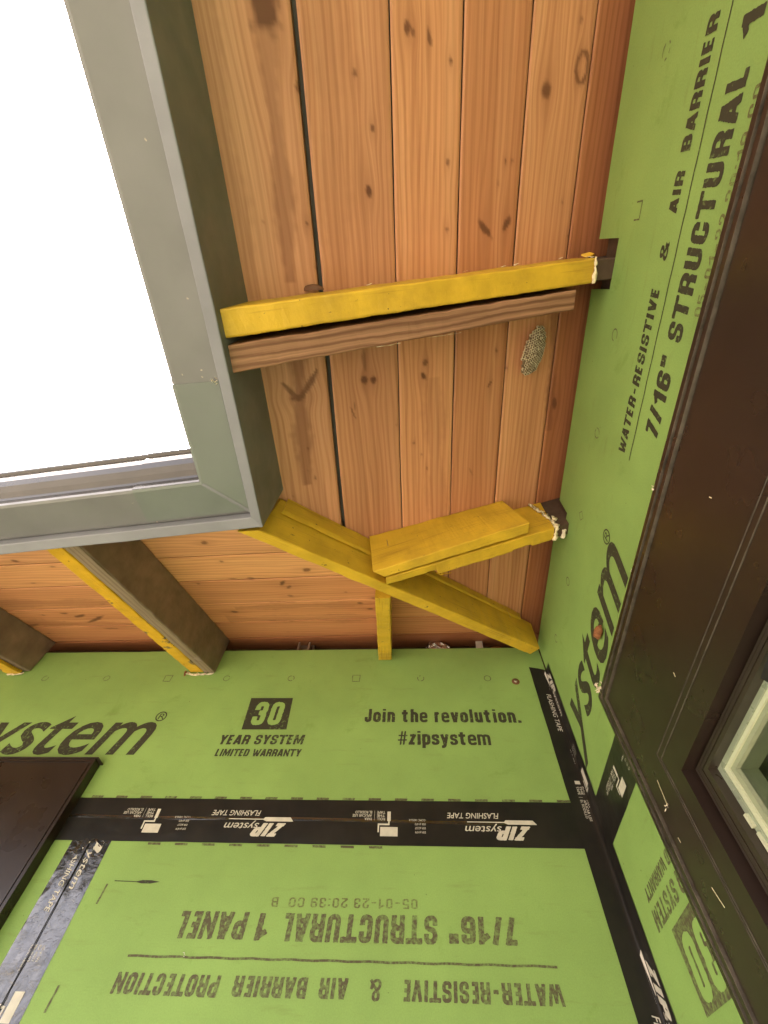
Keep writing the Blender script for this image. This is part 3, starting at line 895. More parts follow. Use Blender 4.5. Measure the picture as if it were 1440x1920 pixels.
# back wall, upper
pB1 = sheet('long green sheathing panel across the top of the back wall, printed with 30 year warranty', 'B', (-1.5, -.25))
notch = []
def wob_edge(s0, s1, z, n=60, amp=.0012):
    return [(lin(s0, s1, i / n), z + amp * noise.noise(Vector((lin(s0, s1, i / n) * 9, z, 0)))) for i in range(n + 1)]
top = wob_edge(0.0, -4.0, 0.0, 90)
bB1 = panel('board', 'B', [(0, ZJ + .001)] + top + [(-4.0, ZJ + .001)], M['green'], pB1)
put_text('printed_text', bB1, 'B', 'font', 'ystem', (-1.680, -.3690), (-1.205, -.3696), .142, M['ink'], .34, offset=.010)
flat('printed_mark', bB1, 'B', circ_ring(-1.1600, -.2535, .0165, .0035, 20), M['ink'])
put_text('printed_text', bB1, 'B', 'font', 'R', (-1.1675, -.2625), (-1.152, -.2625), .018, M['ink'], .1)
flat('warranty_box', bB1, 'B', [[(-.9025, -.2959), (-.7726, -.2959), (-.7765, -.1915), (-.9060, -.1910)]], M['ink'])
put_text('warranty_number', bB1, 'B', 'heavy', '30', (-.884, -.2825), (-.797, -.2825), .077, M['digit'], .05, .20, .0010, gap=.12)
put_text('printed_text', bB1, 'B', 'heavy', 'YEAR SYSTEM', (-.9556, -.3411), (-.7180, -.3404), .0285, M['ink'], .10, .20, gap=.09)
put_text('printed_text', bB1, 'B', 'heavy', 'LIMITED WARRANTY', (-.9526, -.3746), (-.7179, -.3746), .0208, M['ink'], .10, .20, gap=.08)
put_text('printed_text', bB1, 'B', 'heavy', 'Join the revolution.', (-.5528, -.2726), (-.1126, -.2752), .0425, M['ink'], 0, .20, gap=.10)
put_text('printed_text', bB1, 'B', 'heavy', '#zipsystem', (-.4563, -.3405), (-.2069, -.3414), .0403, M['ink'], 0, .19, gap=.07)
mk = []
for i, (s, z) in enumerate([(-1.8415, -.111), (-1.6282, -.1111), (-1.4149, -.1128), (-1.206, -.1146), (-1.0101, -.1162), (-.7988, -.118), (-.5903, -.1198), (-.3876, -.1215), (-.1826, -.1232)]):
    if i % 3 == 0 and i != 0 and i != 3 or i in (3,):
        mk.append(line_poly([(s - .012, z + .012), (s - .011, z - .012), (s + .011, z - .012), (s + .012, z + .012), (s - .012, z + .012)], .0022))
    else:
        mk.append(circ_ring(s, z, .011, .0022, 12, i, .15))
flats('fastener_mark', bB1, 'B', mk, M['ink_light'])
# dashed guide marks along the tape
flats('guide_dash', bB1, 'B', [[[(s, ZT + .0005), (s + .030, ZT + .0005), (s + .031, ZT + .0055), (s + .001, ZT + .006)]] for s in np.arange(-1.23, -.06, .064)], M['ink_light'])
# back wall, lower, right of the upright joint
pB2 = sheet('green sheathing panel below the black tape on the back wall with upside-down lettering', 'B', (-.6, -1.5))
bB2 = panel('board', 'B', [(0, ZJ - .001), (XJ + .001, ZJ - .001), (XJ + .001, -2.5), (0, -2.5)], M['green'], pB2)
for body, p0, p1, h in (('7/16"', (-.2175, -.6987), (-.350, -.6985), .0418), ('STRUCTURAL', (-.3732, -.699), (-.6806, -.7013), .0433), ('1', (-.7075, -.7019), (-.7299, -.7023), .0423), ('PANEL', (-.7524, -.7011), (-.8953, -.7023), .0426)):
    put_text('printed_text', bB2, 'B', 'heavy', body, p0, p1, h, M['ink_light'], .06, .205, up=-1)
for body, p0, p1, h in (('WATER-RESISTIVE', (-.1593, -.79), (-.4407, -.7912), .0275), ('&', (-.4795, -.7915), (-.4999, -.792), .0282), ('AIR', (-.5401, -.7916), (-.5913, -.7923), .0273), ('BARRIER', (-.614, -.7928), (-.7501, -.7935), .0274), ('PROTECTION', (-.7773, -.7942), (-.9754, -.7942), .0290)):
    put_text('printed_text', bB2, 'B', 'heavy', body, p0, p1, h, M['ink_light'], .06, .205, up=-1)
put_text('printed_date', bB2, 'B', 'heavy', '05-01-23 20:39 CO  B', (-.4116, -.6735), (-.7126, -.6759), .0162, M['ink_date'], 0, .15, up=-1, gap=.16)
flat('printed_rule', bB2, 'B', line_poly([(lin(-.9712, -.1601, i / 40), lin(-.7719, -.7674, i / 40) + .0006 * math.sin(i * 1.7)) for i in range(41)], .0036), M['ink_light'])
flat('ink_smear', bB2, 'B', [[(-1.0672, -.6535), (-1.018, -.6545), (-1.005, -.6520), (-.985, -.6520), (-.9653, -.6545), (-.985, -.6580), (-1.005, -.6580), (-1.018, -.6560), (-1.067, -.6552)]], M['ink'])
flats('guide_dash', bB2, 'B', [[[(s, ZB_ - .0005), (s + .030, ZB_ - .0005), (s + .031, ZB_ - .0055), (s + .001, ZB_ - .0050)]] for s in np.arange(-1.03, -.48, .064)]
     + [[[(XJ + .085, -.66 - k * .155), (XJ + .089, -.66 - k * .155), (XJ + .086, -.695 - k * .155), (XJ + .082, -.695 - k * .155)]] for k in range(3)], M['ink_light'])
# back wall, lower, left of the upright joint
pB3 = sheet('narrow strip of green sheathing panel between the left window and the wrinkled tape', 'B', (-2.2, -1.5))
bB3 = fixn(make('board', *holed('B', (XJ - .001, ZJ - .001, -4.0, -2.5), HOLE['B'], -.011, 0.0), M['green'], pB3))
# right wall, upper (cut out round the rafters)
pR1 = sheet('green sheathing panel along the top of the right wall, cut round the rafter ends', 'R', (-1.5, -.25))
top = wob_edge(-.012, -.487, .004, 20) + [(-.489, -.058), (-.545, -.062), (-.549, .004)] + wob_edge(-.56, -1.06, .004, 24) + [(-1.064, -.090), (-1.150, -.093), (-1.152, .004)] + wob_edge(-1.16, -4.0, .004, 80)
bR1 = panel('board', 'R', [(-.012, ZJ + .001)] + top + [(-4.0, ZJ + .001)], M['green'], pR1)
for body, p0, p1, h in (('WATER-RESISTIVE', (-.7968, -.2857), (-1.0743, -.2838), .0262), ('&', (-1.1123, -.2825), (-1.1367, -.2831), .0235), ('AIR', (-1.1735, -.2822), (-1.2237, -.2827), .0240), ('BARRIER', (-1.2461, -.2820), (-1.383, -.2827), .0255), ('PROTECTION', (-1.41, -.283), (-1.61, -.283), .0255)):
    put_text('printed_text', bR1, 'R', 'heavy', body, p0, p1, h, M['ink'], .06, .205)
for body, p0, p1, h in (('7/16"', (-.857, -.3775), (-.9833, -.3750), .040), ('STRUCTURAL', (-1.0069, -.3756), (-1.3092, -.3753), .0395), ('1', (-1.3355, -.3772), (-1.357, -.3766), .0395), ('PANEL', (-1.385, -.377), (-1.53, -.377), .0395)):
    put_text('printed_text', bR1, 'R', 'heavy', body, p0, p1, h, M['ink'], .06, .205)
put_text('printed_date', bR1, 'R', 'heavy', '05-01-22 20:19 CO', (-1.0457, -.4069), (-1.2843, -.411), .0165, M['ink_date'], 0, .15, gap=.16)
flat('printed_rule', bR1, 'R', line_poly([(lin(-.7948, -1.6, i / 40), lin(-.3075, -.3048, i / 40) + .0005 * math.sin(i * 1.9)) for i in range(41)], .0024), M['ink'])
put_text('printed_text', bR1, 'R', 'font', 'ystem', (-.060, -.3830), (-.572, -.3965), .140, M['ink'], .32, offset=.010)
flat('printed_mark', bR1, 'R', circ_ring(-.6165, -.287, .0165, .0032, 20), M['ink'])
put_text('printed_text', bR1, 'R', 'font', 'R', (-.6085, -.2955), (-.6245, -.2960), .018, M['ink'], .1)
mk = []
for i, (s, z) in enumerate([(-1.3856, -.1496), (-1.1873, -.1537), (-.989, -.1512), (-.793, -.1533), (-.5875, -.1491), (-.3862, -.1413), (-.1744, -.1322)]):
    if i == 1:
        mk.append(line_poly([(s - .013, z + .010), (s - .013, z - .010), (s + .013, z - .010), (s + .013, z + .010)], .0024))
    elif i == 4:
        mk.append(line_poly([(s, z + .013), (s - .012, z), (s, z - .013), (s + .012, z), (s, z + .013)], .0022))
    else:
        mk.append(circ_ring(s, z, .012, .0024, 12, i, .12))
flats('fastener_mark', bR1, 'R', mk, M['ink_light'])
# right wall, lower
pR2 = sheet('green sheathing panel low on the right wall between corner tape and window casing', 'R', (-1.5, -1.5))
bR2 = fixn(make('board', *holed('R', (-.012, ZJ - .001, -4.0, -2.5), HOLE['R'], -.011, 0.0), M['green'], pR2))
flat('warranty_box', bR2, 'R', [[(-.1683, -.7655), (-.300, -.7655), (-.300, -.867), (-.1703, -.8620)]], M['ink_light'])
put_text('warranty_number', bR2, 'R', 'heavy', '30', (-.2855, -.7830), (-.188, -.7805), .074, M['digit'], .04, .21, .0010, up=-1, gap=.14)
put_text('printed_text', bR2, 'R', 'heavy', 'YEAR SYSTEM', (-.3450, -.7255), (-.1150, -.7240), .0285, M['ink_light'], .08, .20, up=-1, gap=.07)
put_text('printed_text', bR2, 'R', 'heavy', 'LIMITED WARRANTY', (-.3440, -.6945), (-.1190, -.6945), .0190, M['ink_light'], .08, .20, up=-1, gap=.05)

# ------------------------------------------------------------------ flashing tapes with their print
def tape_map(kind):
    """(u along the reading direction, v up across the tape, o) -> world"""
    if kind == 'B':
        return lambda u, v, o: W('B', -.154 - u, ZT - v, .0008 + o)
    if kind == 'R':
        return lambda u, v, o: W('R', -.4865 + u, -.4945 - v, .0008 + o)
    if kind == 'L':
        return lambda u, v, o: W('B', -1.2150 + v, -.5000 - u, .0006 + o)
    if kind == 'C':
        return lambda u, v, o: (W('B', -.0475 + v, -.1150 - u, .0012 + o) if v < .0475 - .0012 - o else W('R', -(v - .0475) - .0, -.1150 - u, .0012 + o))

def tape_strip(parent, fn, u0, u1, m, amp=.0005, nv=14, w=.095, seed=0, skew=(0, 0)):
    nu = int(abs(u1 - u0) / .008)
    V, F = [], []
    for i in range(nu + 1):
        for j in range(nv + 1):
            u = lin(u0 + skew[0] * j / nv, u1 + skew[1] * j / nv, i / nu); v = w * j / nv
            e = 0 if j in (0, nv) else 1
            a = amp * (noise.noise(Vector((u * 25 + seed, v * 45, seed))) + .6 * noise.noise(Vector((u * 70, v * 110, seed + 4))))
            wv = .0006 * noise.noise(Vector((u * 18, seed + j, 0))) * (1 - e)
            V.append(fn(u, v + wv, max(0, a * e)))
    for i in range(nu):
        for j in range(nv):
            a = i * (nv + 1) + j
            F.append((a, a + 1, a + nv + 2, a + nv + 1))
    return make('tape_strip', V, F, m, parent, smooth=True)

def tape_print(parent, fn, starts, umax, umin=-.02, logo=True):
    def lay(name, V, F, o=.0009):
        pts = [fn(u, v, o + l * .00001) for u, v, l in V]
        make(name, pts, F, M['silver'], parent)
    def txt(V, F, adv, u0, u1, v0, h):
        return [(u0 + x / adv * (u1 - u0), v0 + y * h, l) for x, y, l in V], F
    def dense(V, F, n=2):
        return V, F
    zip_ = stroke_text('ZIP', .23, .34, .07)
    sysf = font_text('system', .26, .004)
    fl = font_text('FLASHING TAPE', 0.22, .006)
    lines = [font_text(b) for b in ('ESR #1474', 'ESR #2227', 'ESR #1473', 'CCMC 14056-R')]
    roll = [font_text(b, 0, .008) for b in ('ROLL', 'THE', 'TAPE', 'PARA', 'APLICAR USE', 'EL RODILLO')]
    for s in starts:
        jobs = []
        if logo:
            jobs += [('logo_lettering', *txt(*zip_, s, s + .066, .0530, .0285)), ('logo_lettering', *txt(*sysf, s + .063, s + .141, .0535, .0155)),
                     ('logo_lettering', *txt(*fl, s + .066, s + .183, .0260, .0115))]
            jobs.append(('logo_bar', [(s - .017, .0495, 0), (s - .009, .0405, 0), (s + .052, .0405, 0), (s + .056, .0440, 0), (s + .056, .0440, 0), (s + .140, .0440, 0), (s + .140, .0458, 0), (s + .056, .0462, 0), (s + .048, .0495, 0)],
                         [(0, 1, 2, 3, 7, 8), (4, 5, 6, 7)]))
        c = s + .236
        for k, ln in enumerate(lines):
            jobs.append(('code_lettering', *txt(*ln, c, c + (.024 if k < 3 else .038), .066 - k * .0085, .0042)))
        r = s + .300
        jobs.append(('roller_symbol', [(r, .058, 0), (r + .040, .058, 0), (r + .040, .077, 0), (r, .077, 0)], [(0, 1, 2, 3)]))
        v, f = _stroke([(r + .0445, .069), (r + .0445, .0525), (r + .0205, .0525), (r + .0205, .044)], .0034, False)
        jobs.append(('roller_symbol', [(a.x, a.y, 1) for a in v], f))
        jobs.append(('roller_symbol', [(r + .0165, .025, 2), (r + .0245, .025, 2), (r + .0245, .0455, 2), (r + .0165, .0455, 2)], [(0, 1, 2, 3)]))
        for k in range(3):
            jobs.append(('roller_lettering', *txt(*roll[k], r + .030, r + .049, .0385 - k * .0072, .0055)))
        for k in range(3):
            wd = (.017, .046, .040)[k]
            jobs.append(('roller_lettering', *txt(*roll[3 + k], r + .061, r + .061 + wd, .0385 - k * .0072, .0055)))
        jobs.append(('roller_lettering', [(r + .0545, .023, 0), (r + .0551, .023, 0), (r + .0551, .044, 0), (r + .0545, .044, 0)], [(0, 1, 2, 3)]))
        merged = {}
        for nm, V, F in jobs:
            us = [p[0] for p in V]
            if max(us) > umax or min(us) < umin:
                # keep only the faces that lie on this length of tape
                F = [f for f in F if all(umin <= V[i][0] <= umax for i in f)]
                if not F:
                    continue
            b = merged.setdefault(nm, ([], []))
            k = len(b[0]); b[0].extend(V); b[1].extend(tuple(i + k for i in f) for f in F)
        for nm, (V, F) in merged.items():
            lay(nm, V, F)

tB = thing('flashing_tape', 'level black flashing tape across the back wall with upside-down silver print', 'tape', W('B', -.6, -.532, .001))
fn = tape_map('B')
sB_ = tape_strip(tB, fn, -.154, 2.2, M['tape'], .0009, seed=2)
tape_print(sB_, fn, (0.0, .563), 1.10)
# the crease that runs along the middle of the tape
V, F = [], []
for i in range(161):
    u = lin(.02, 1.12, i / 160)
    c = .046 + .0012 * math.sin(u * 9) - u * .003
    hgt = .0009 * max(0, .1 + noise.noise(Vector((u * 7, 3, 1))))
    V += [fn(u, c - .0035, .0004), fn(u, c, .0006 + hgt), fn(u, c + .0035, .0004)]
F = [f for i in range(160) for f in ((3 * i, 3 * i + 1, 3 * i + 4, 3 * i + 3), (3 * i + 1, 3 * i + 2, 3 * i + 5, 3 * i + 4))]
make('tape_crease', V, F, M['tape_wrinkled'], sB_, smooth=True)
tR = thing('flashing_tape', 'short black flashing tape across the right wall, running behind the window casing', 'tape', W('R', -.25, -.54, .001))
fn = tape_map('R')
sR_ = tape_strip(tR, fn, -.4, .4815, M['tape'], .0007, seed=5)
tape_print(sR_, fn, (-.04,), .455, -.3)
tL = thing('flashing_tape', 'wrinkled shiny black flashing tape running down beside the left window', 'tape', W('B', XJ, -1.2, .001))
fn = tape_map('L')
sL_ = tape_strip(tL, fn, .075, 1.6, M['tape_wrinkled'], .0022, 18, seed=9)
tape_print(sL_, fn, (.025, .560), 1.5, .078)
V, F = [], []
for i in range(61):
    u = lin(.085, .7, i / 60)
    V += [fn(u, .046 - .0012, .0022), fn(u, .046, .0034), fn(u, .046 + .0012, .0022)]
F = [f for i in range(60) for f in ((3 * i, 3 * i + 1, 3 * i + 4, 3 * i + 3), (3 * i + 1, 3 * i + 2, 3 * i + 5, 3 * i + 4))]
make('tape_crease', V, F, M['tape'], sL_, smooth=True)
tC = thing('flashing_tape', 'black flashing tape folded into the corner where the two green walls meet', 'tape', (0, 0, -1.2))
# folded strip with a soft inner radius
V, F = [], []
prof = [(-.0475, -.0014), (-.036, -.0016), (-.022, -.0016), (-.012, -.0018), (-.006, -.0028), (-.0035, -.0040), (-.0030, -.0062), (-.0018, -.012), (-.0016, -.022), (-.0016, -.036), (-.0014, -.0485)]
N = 240
for i in range(N + 1):
    for j, (x, y) in enumerate(prof):
        z = lin(-.082 - .028 * j / 10, -2.3, i / N)
        a = .0006 * abs(noise.noise(Vector((z * 22, j * .8, 7))))
        e = .0010 * noise.noise(Vector((z * 15, j, 2)))
        V.append((x + (e if j == 0 else 0) - (a if j > 5 else 0), y + (e if j == 10 else 0) - (a if j <= 5 else 0), z))
for i in range(N):
    for j in range(10):
        a = i * 11 + j
        F.append((a, a + 1, a + 12, a + 11))
sC_ = make('tape_strip', V, F, M['tape'], tC, smooth=True)
def fnC(u, v, o):
    z = -.118 - u
    if v < .0475 - .004:
        return (-.0475 + v, -.0020 - o, z)
    return (-.0020 - o, -(v - .0475) - .004, z)
tape_print(sC_, fnC, (-.0,), .50, -.03)
tape_print(sC_, fnC, (.640,), 1.2, .60)

# ------------------------------------------------------------------ windows
wR_ = thing('window', 'window with wide dark brown casing and pale inner frame on the right wall', 'window', W('R', -1.05, -1.15, 0))
S1, Z1 = -1.78, -1.72
def rect(a, b):
    return (a, b, S1 - (a + .345), Z1 - (b + .461))
cas = MB()
steps = [((-.3450, -.4610), (-.3545, -.4700), .0345), ((-.3545, -.4700), (-.3600, -.4755), .0270), ((-.3600, -.4755), (-.3690, -.4840), .0340), ((-.3690, -.4840), (-.3735, -.4885), .0275),
         ((-.3735, -.4885), (-.4445, -.6440), .0310), ((-.4445, -.6440), (-.4455, -.6450), .0290), ((-.4463, -.6460), (-.4495, -.6545), .0305), ((-.4504, -.6555), (-.4512, -.6562), .0285), ((-.4512, -.6562), (-.4865, -.6935), .0300)]
for (a, b, o) in steps:
    cas.add(*ring('R', rect(*a), rect(*b), .0002, o))
cas_o = fixn(cas.build('casing', M['casing'], wR_))
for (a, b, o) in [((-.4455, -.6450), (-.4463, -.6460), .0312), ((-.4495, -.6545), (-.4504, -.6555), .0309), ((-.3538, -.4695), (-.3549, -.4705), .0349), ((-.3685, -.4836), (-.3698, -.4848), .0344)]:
    we = MB(); we.add(*ring('R', rect(*a), rect(*b), .0262, o)); fixn(we.build('edge_highlight', M['worn'], cas_o))  # strips of painted highlight along seams and moulding
for pts in ([(-.4115, -.665), (-.407, -.690), (-.4055, -.699)], [(-.417, -.803), (-.4215, -.818), (-.424, -.826)], [(-.392, -.735), (-.3925, -.742)], [(-.60, -.62), (-.598, -.626)], [(-.86, -.575), (-.861, -.580)]):
    flat('scratch', cas_o, 'R', line_poly(pts, .0013), M['chip'], .0318)
sash = MB()
for (a, b, o) in [((-.4600, -.6700), (-.4930, -.6965), .010), ((-.4930, -.6965), (-.4980, -.7000), .0145), ((-.4980, -.7000), (-.5005, -.7015), .0115), ((-.5005, -.7015), (-.5090, -.7060), .0155), ((-.5090, -.7060), (-.5110, -.7070), .0130), ((-.5110, -.7070), (-.5220, -.7125), .0150)]:
    sash.add(*ring('R', rect(*a), rect(*b), -.03, o))
so = fixn(sash.build('sash', M['casing_edge'], wR_))
fr = MB()
fr.add(*ring('R', rect(-.5190, -.7100), rect(-.5320, -.7185), -.03, .0025))
fixn(fr.build('gasket', M['sash_green'], so))
fr = MB()
fr.add(*ring('R', rect(-.5320, -.7185), rect(-.5400, -.7230), -.03, .0005))
fixn(fr.build('inner_frame', M['sash_white'], so))
fr = MB(); fr.add(*ring('R', rect(-.5400, -.7230), rect(-.5490, -.7285), -.03, -.002))
fixn(fr.build('glazing_bead', M['bead'], so))
gl = MB(); a = rect(-.546, -.726)
gl.add([W('R', a[0], a[1], -.008), W('R', a[2], a[1], -.008), W('R', a[2], a[3], -.008), W('R', a[0], a[3], -.008)], [(3, 2, 1, 0)])
gl.build('pane', M['glass'], so)
rm = MB(); a = rect(-.50, -.69)
c8 = [W('R', a[0], a[1], -.031), W('R', a[2], a[1], -.031), W('R', a[2], a[3], -.031), W('R', a[0], a[3], -.031)]
d8 = [W('R', a[0] + .02, a[1] + .02, -.062), W('R', a[2] - .02, a[1] + .02, -.062), W('R', a[2] - .02, a[3], -.062), W('R', a[0] + .02, a[3], -.062)]
rm.add(c8 + d8, [(4, 5, 6, 7), (0, 1, 5, 4), (1, 2, 6, 5), (2, 3, 7, 6), (3, 0, 4, 7)])
fixn(rm.build('pane_reflection', M['room'], wR_))  # made-up panel, its mottled grey stands for reflections in the glass
for k in range(3):
    flat('reflection_dash', wR_, 'R', [[(-.640 - .016 * k, -.772 - .004 * k), (-.644 - .016 * k, -.772 - .004 * k), (-.646 - .016 * k, -.800 - .004 * k), (-.642 - .016 * k, -.800 - .004 * k)]], M['reflection_dark'], -.060)
lt = MB()
pts = [(-.716, -.728), (-.760, -.7225), (-.800, -.760), (-.800, -.80), (-.775, -.80), (-.745, -.765), (-.722, -.742)]
lt.add(*prism('R', pts, .010, .024))
fixn(lt.build('latch', M['black'], so))
lt = MB()
lt.add(*prism('R', [(-.5225, -.7700), (-.5275, -.7705), (-.5285, -.7850), (-.5230, -.7850)], .0025, .0065))
lt.add(*prism('R', [(-.5230, -.7905), (-.5280, -.7905), (-.5290, -.8150), (-.5235, -.8150)], .0025, .0050))
fixn(lt.build('frame_clip', M['sash_white'], so))

wB_ = thing('window', 'window with dark brown casing at the left edge of the back wall', 'window', W('B', -1.9, -1.1, 0))
def rectB(a, b):
    return (a, b, -2.6 - (a + 1.258), -1.9 - (b + .402))
cas = MB()
for (a, b, o) in [((-1.2580, -.4020), (-1.2660, -.4085), .0300), ((-1.2660, -.4085), (-1.2700, -.4125), .0255), ((-1.2700, -.4125), (-1.4200, -.5300), .0285)]:
    cas.add(*ring('B', rectB(*a), rectB(*b), .0002, o))
fixn(cas.build('casing', M['casing'], wB_))
sash = MB()
for (a, b, o) in [((-1.420, -.530), (-1.426, -.535), .016), ((-1.426, -.535), (-1.446, -.545), .026), ((-1.446, -.545), (-1.50, -.60), .019)]:
    sash.add(*ring('B', rectB(*a), rectB(*b), -.03, o))
so = fixn(sash.build('sash', M['casing_edge'], wB_))
cap = MB(); cap.add(*prism('B', [(-1.2500, -.3990), (-2.608, -.3990), (-2.608, -.4012), (-1.2500, -.4012)], .0002, .034))
fixn(cap.build('head_flashing', M['casing_edge'], wB_))
gl = MB(); a = rectB(-1.495, -.595)
gl.add([W('B', a[0], a[1], -.008), W('B', a[2], a[1], -.008), W('B', a[2], a[3], -.008), W('B', a[0], a[3], -.008)], [(0, 1, 2, 3)])
gl.build('pane', M['glass'], so)
rm = MB(); a = rectB(-1.47, -.57)
c8 = [W('B', a[0], a[1], -.115), W('B', a[2], a[1], -.115), W('B', a[2], a[3], -.115), W('B', a[0], a[3], -.115)]
d8 = [W('B', a[0], a[1], -.6), W('B', a[2], a[1], -.6), W('B', a[2], a[3], -.6), W('B', a[0], a[3], -.6)]
rm.add(c8 + d8, [(4, 5, 6, 7), (0, 1, 5, 4), (1, 2, 6, 5), (2, 3, 7, 6), (3, 0, 4, 7)])
fixn(rm.build('interior', M['room'], wB_))

# ------------------------------------------------------------------ fascias and the gutter
YW = .087                              # the back eave is not square to the right one
yl = lambda y0, x: y0 - (x + .677) * YW          # y of a back-eave line through (-.677, y0)
fR = thing('fascia_board', 'fascia board greyed by painted sky glare along the right overhang, inside the gutter', 'fascia', (-.687, -1.8, -.29))
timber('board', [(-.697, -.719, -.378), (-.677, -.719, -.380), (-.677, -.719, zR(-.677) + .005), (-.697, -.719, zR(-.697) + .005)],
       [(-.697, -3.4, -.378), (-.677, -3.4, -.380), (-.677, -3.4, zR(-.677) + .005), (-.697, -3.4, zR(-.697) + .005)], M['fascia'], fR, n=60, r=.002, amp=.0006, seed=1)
fB = thing('fascia_board', 'fascia board greyed by painted sky glare of the back overhang, meeting the right one at the gutter corner', 'fascia', (-1.8, -.65, -.29))
def fbq(x):
    y0, y1 = yl(-.719, x), yl(-.741, x)
    return [(x, y1, -.378), (x, y0, -.380), (x, y0, zB(y0) + .005), (x, y1, zB(y1) + .005)]
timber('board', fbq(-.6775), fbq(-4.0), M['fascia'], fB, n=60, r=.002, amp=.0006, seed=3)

gut = thing('gutter', 'brown metal gutter greyed by painted sky glare that turns the inside corner of the two eaves against white sky', 'gutter', (-.75, -.8, -.36))
# profile: (distance out from the fascia face, z)
gprof = [(.000, -.290), (.000, -.3600), (.004, -.3615), (.072, -.3725), (.077, -.3715), (.0785, -.3660), (.0785, -.3520), (.0810, -.3470), (.0900, -.3400), (.0990, -.3300), (.1050, -.3180), (.1075, -.3060), (.1080, -.2950), (.1130, -.2930), (.1145, -.2900), (.1145, -.2820), (.1120, -.2800), (.1050, -.2800)]
def gpoint(arm, s, d, z):
    """arm 'R': s = y; arm 'B': s = x"""
    return (-.697 - d, s, z) if arm == 'R' else (s, yl(-.743, s) - d * 1.0, z)
def corner_xy(d):
    x = -.697 - d
    return x, yl(-.743, x) - d
def gut_arm(arm, i0, i1, s_far, s_near=None, name='trough', m=None, lift=0.0, n=24):
    pr = gprof[i0:i1 + 1]
    V, F = [], []
    for k in range(n + 1):
        for d, z in pr:
            dd = d + lift
            cx, cy = corner_xy(dd)
            s0 = (cy if arm == 'R' else cx) if s_near is None else s_near
            s = lin(s0, s_far, k / n)
            w = .0007 * noise.noise(Vector((s * 4, d * 30, 1 if arm == 'R' else 5)))
            V.append(gpoint(arm, s, dd, z - lift + w))
    c = len(pr)
    for k in range(n):
        for j in range(c - 1):
            a = k * c + j
            F.append((a, a + 1, a + c + 1, a + c))
    o = make(name, V, F, m, gut, smooth=False)
    sol = o.modifiers.new('thickness', 'SOLIDIFY'); sol.thickness = .0012; sol.offset = 0
    return o
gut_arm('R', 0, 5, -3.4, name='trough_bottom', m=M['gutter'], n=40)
gut_arm('R', 5, 17, -3.4, name='trough_face', m=M['gutter_face'], n=40)
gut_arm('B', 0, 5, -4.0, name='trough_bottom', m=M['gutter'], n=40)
gut_arm('B', 5, 17, -4.0, name='trough_face', m=M['gutter_face'], n=40)
# the separate mitre piece slipped under both runs
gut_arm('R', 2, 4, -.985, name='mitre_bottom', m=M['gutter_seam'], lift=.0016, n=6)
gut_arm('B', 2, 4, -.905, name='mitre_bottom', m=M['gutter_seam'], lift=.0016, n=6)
gut_arm('R', 4, 17, -.985, name='mitre_face', m=M['gutter_face'], lift=.0016, n=6)
gut_arm('B', 4, 17, -.905, name='mitre_face', m=M['gutter_face'], lift=.0016, n=6)
# sealant line in the mitre
V = []
x0, y0 = corner_xy(.003); x1, y1 = corner_xy(.074)
se = MB()
n = 14
for i in range(n + 1):
    t = i / n
    x, y = lin(x0, x1, t), lin(y0, y1, t)
    z = lin(-.3636, -.3752, t)
    w = .0022 * (1 + .5 * noise.noise(Vector((t * 9, 0, 0))))
    V += [(x - w, y + w, z), (x, y, z - .002), (x + w, y - w, z)]
F = [f for i in range(n) for f in ((3 * i, 3 * i + 1, 3 * i + 4, 3 * i + 3), (3 * i + 1, 3 * i + 2, 3 * i + 5, 3 * i + 4))]
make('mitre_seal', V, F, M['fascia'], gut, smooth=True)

# ------------------------------------------------------------------ rafters
def rq(x, ya, yb, zbot, ztop=None):
    zt = zR(x) - .0005 if ztop is None else ztop
    return [(x, ya, zbot), (x, yb, zbot), (x, yb, zt), (x, ya, zt)]
def bq(y, xa, xb, zbot, ztop=None):
    zt = zB(y) - .0005 if ztop is None else ztop
    return [(xa, y, zbot), (xb, y, zbot), (xb, y, zt), (xa, y, zt)]

GR = 'rafters under the overhangs'
def ragged_strip(name, parent, pts, w, m, seed=0, thick=.003):
    """a torn, fibrous edge of old paint along a polyline"""
    V, F = [], []
    P = [Vector(p) for p in pts]
    seg = []
    for a, b in zip(P[:-1], P[1:]):
        for k in range(10):
            seg.append(a.lerp(b, k / 10))
    seg.append(P[-1])
    for i, c in enumerate(seg):
        j = noise.noise_vector(c * 95 + Vector((seed, 0, 0)))
        ww = w * (.5 + .8 * abs(j.x))
        V += [c + Vector((-.5 * ww, j.y * thick, -thick * .4)), c + Vector((.5 * ww + j.z * w * .5, j.x * thick, thick * .2)), c + Vector((0, 0, thick * abs(j.y) + thick * .6)) + j * thick, c + Vector((j.z * thick, j.x * thick, -thick * .9))]
    for i in range(len(seg) - 1):
        a = 4 * i
        F += [(a, a + 3, a + 7, a + 4), (a + 3, a + 1, a + 5, a + 7), (a + 1, a + 2, a + 6, a + 5), (a + 2, a, a + 4, a + 6)]
    return make(name, V, F, m, parent, smooth=True)

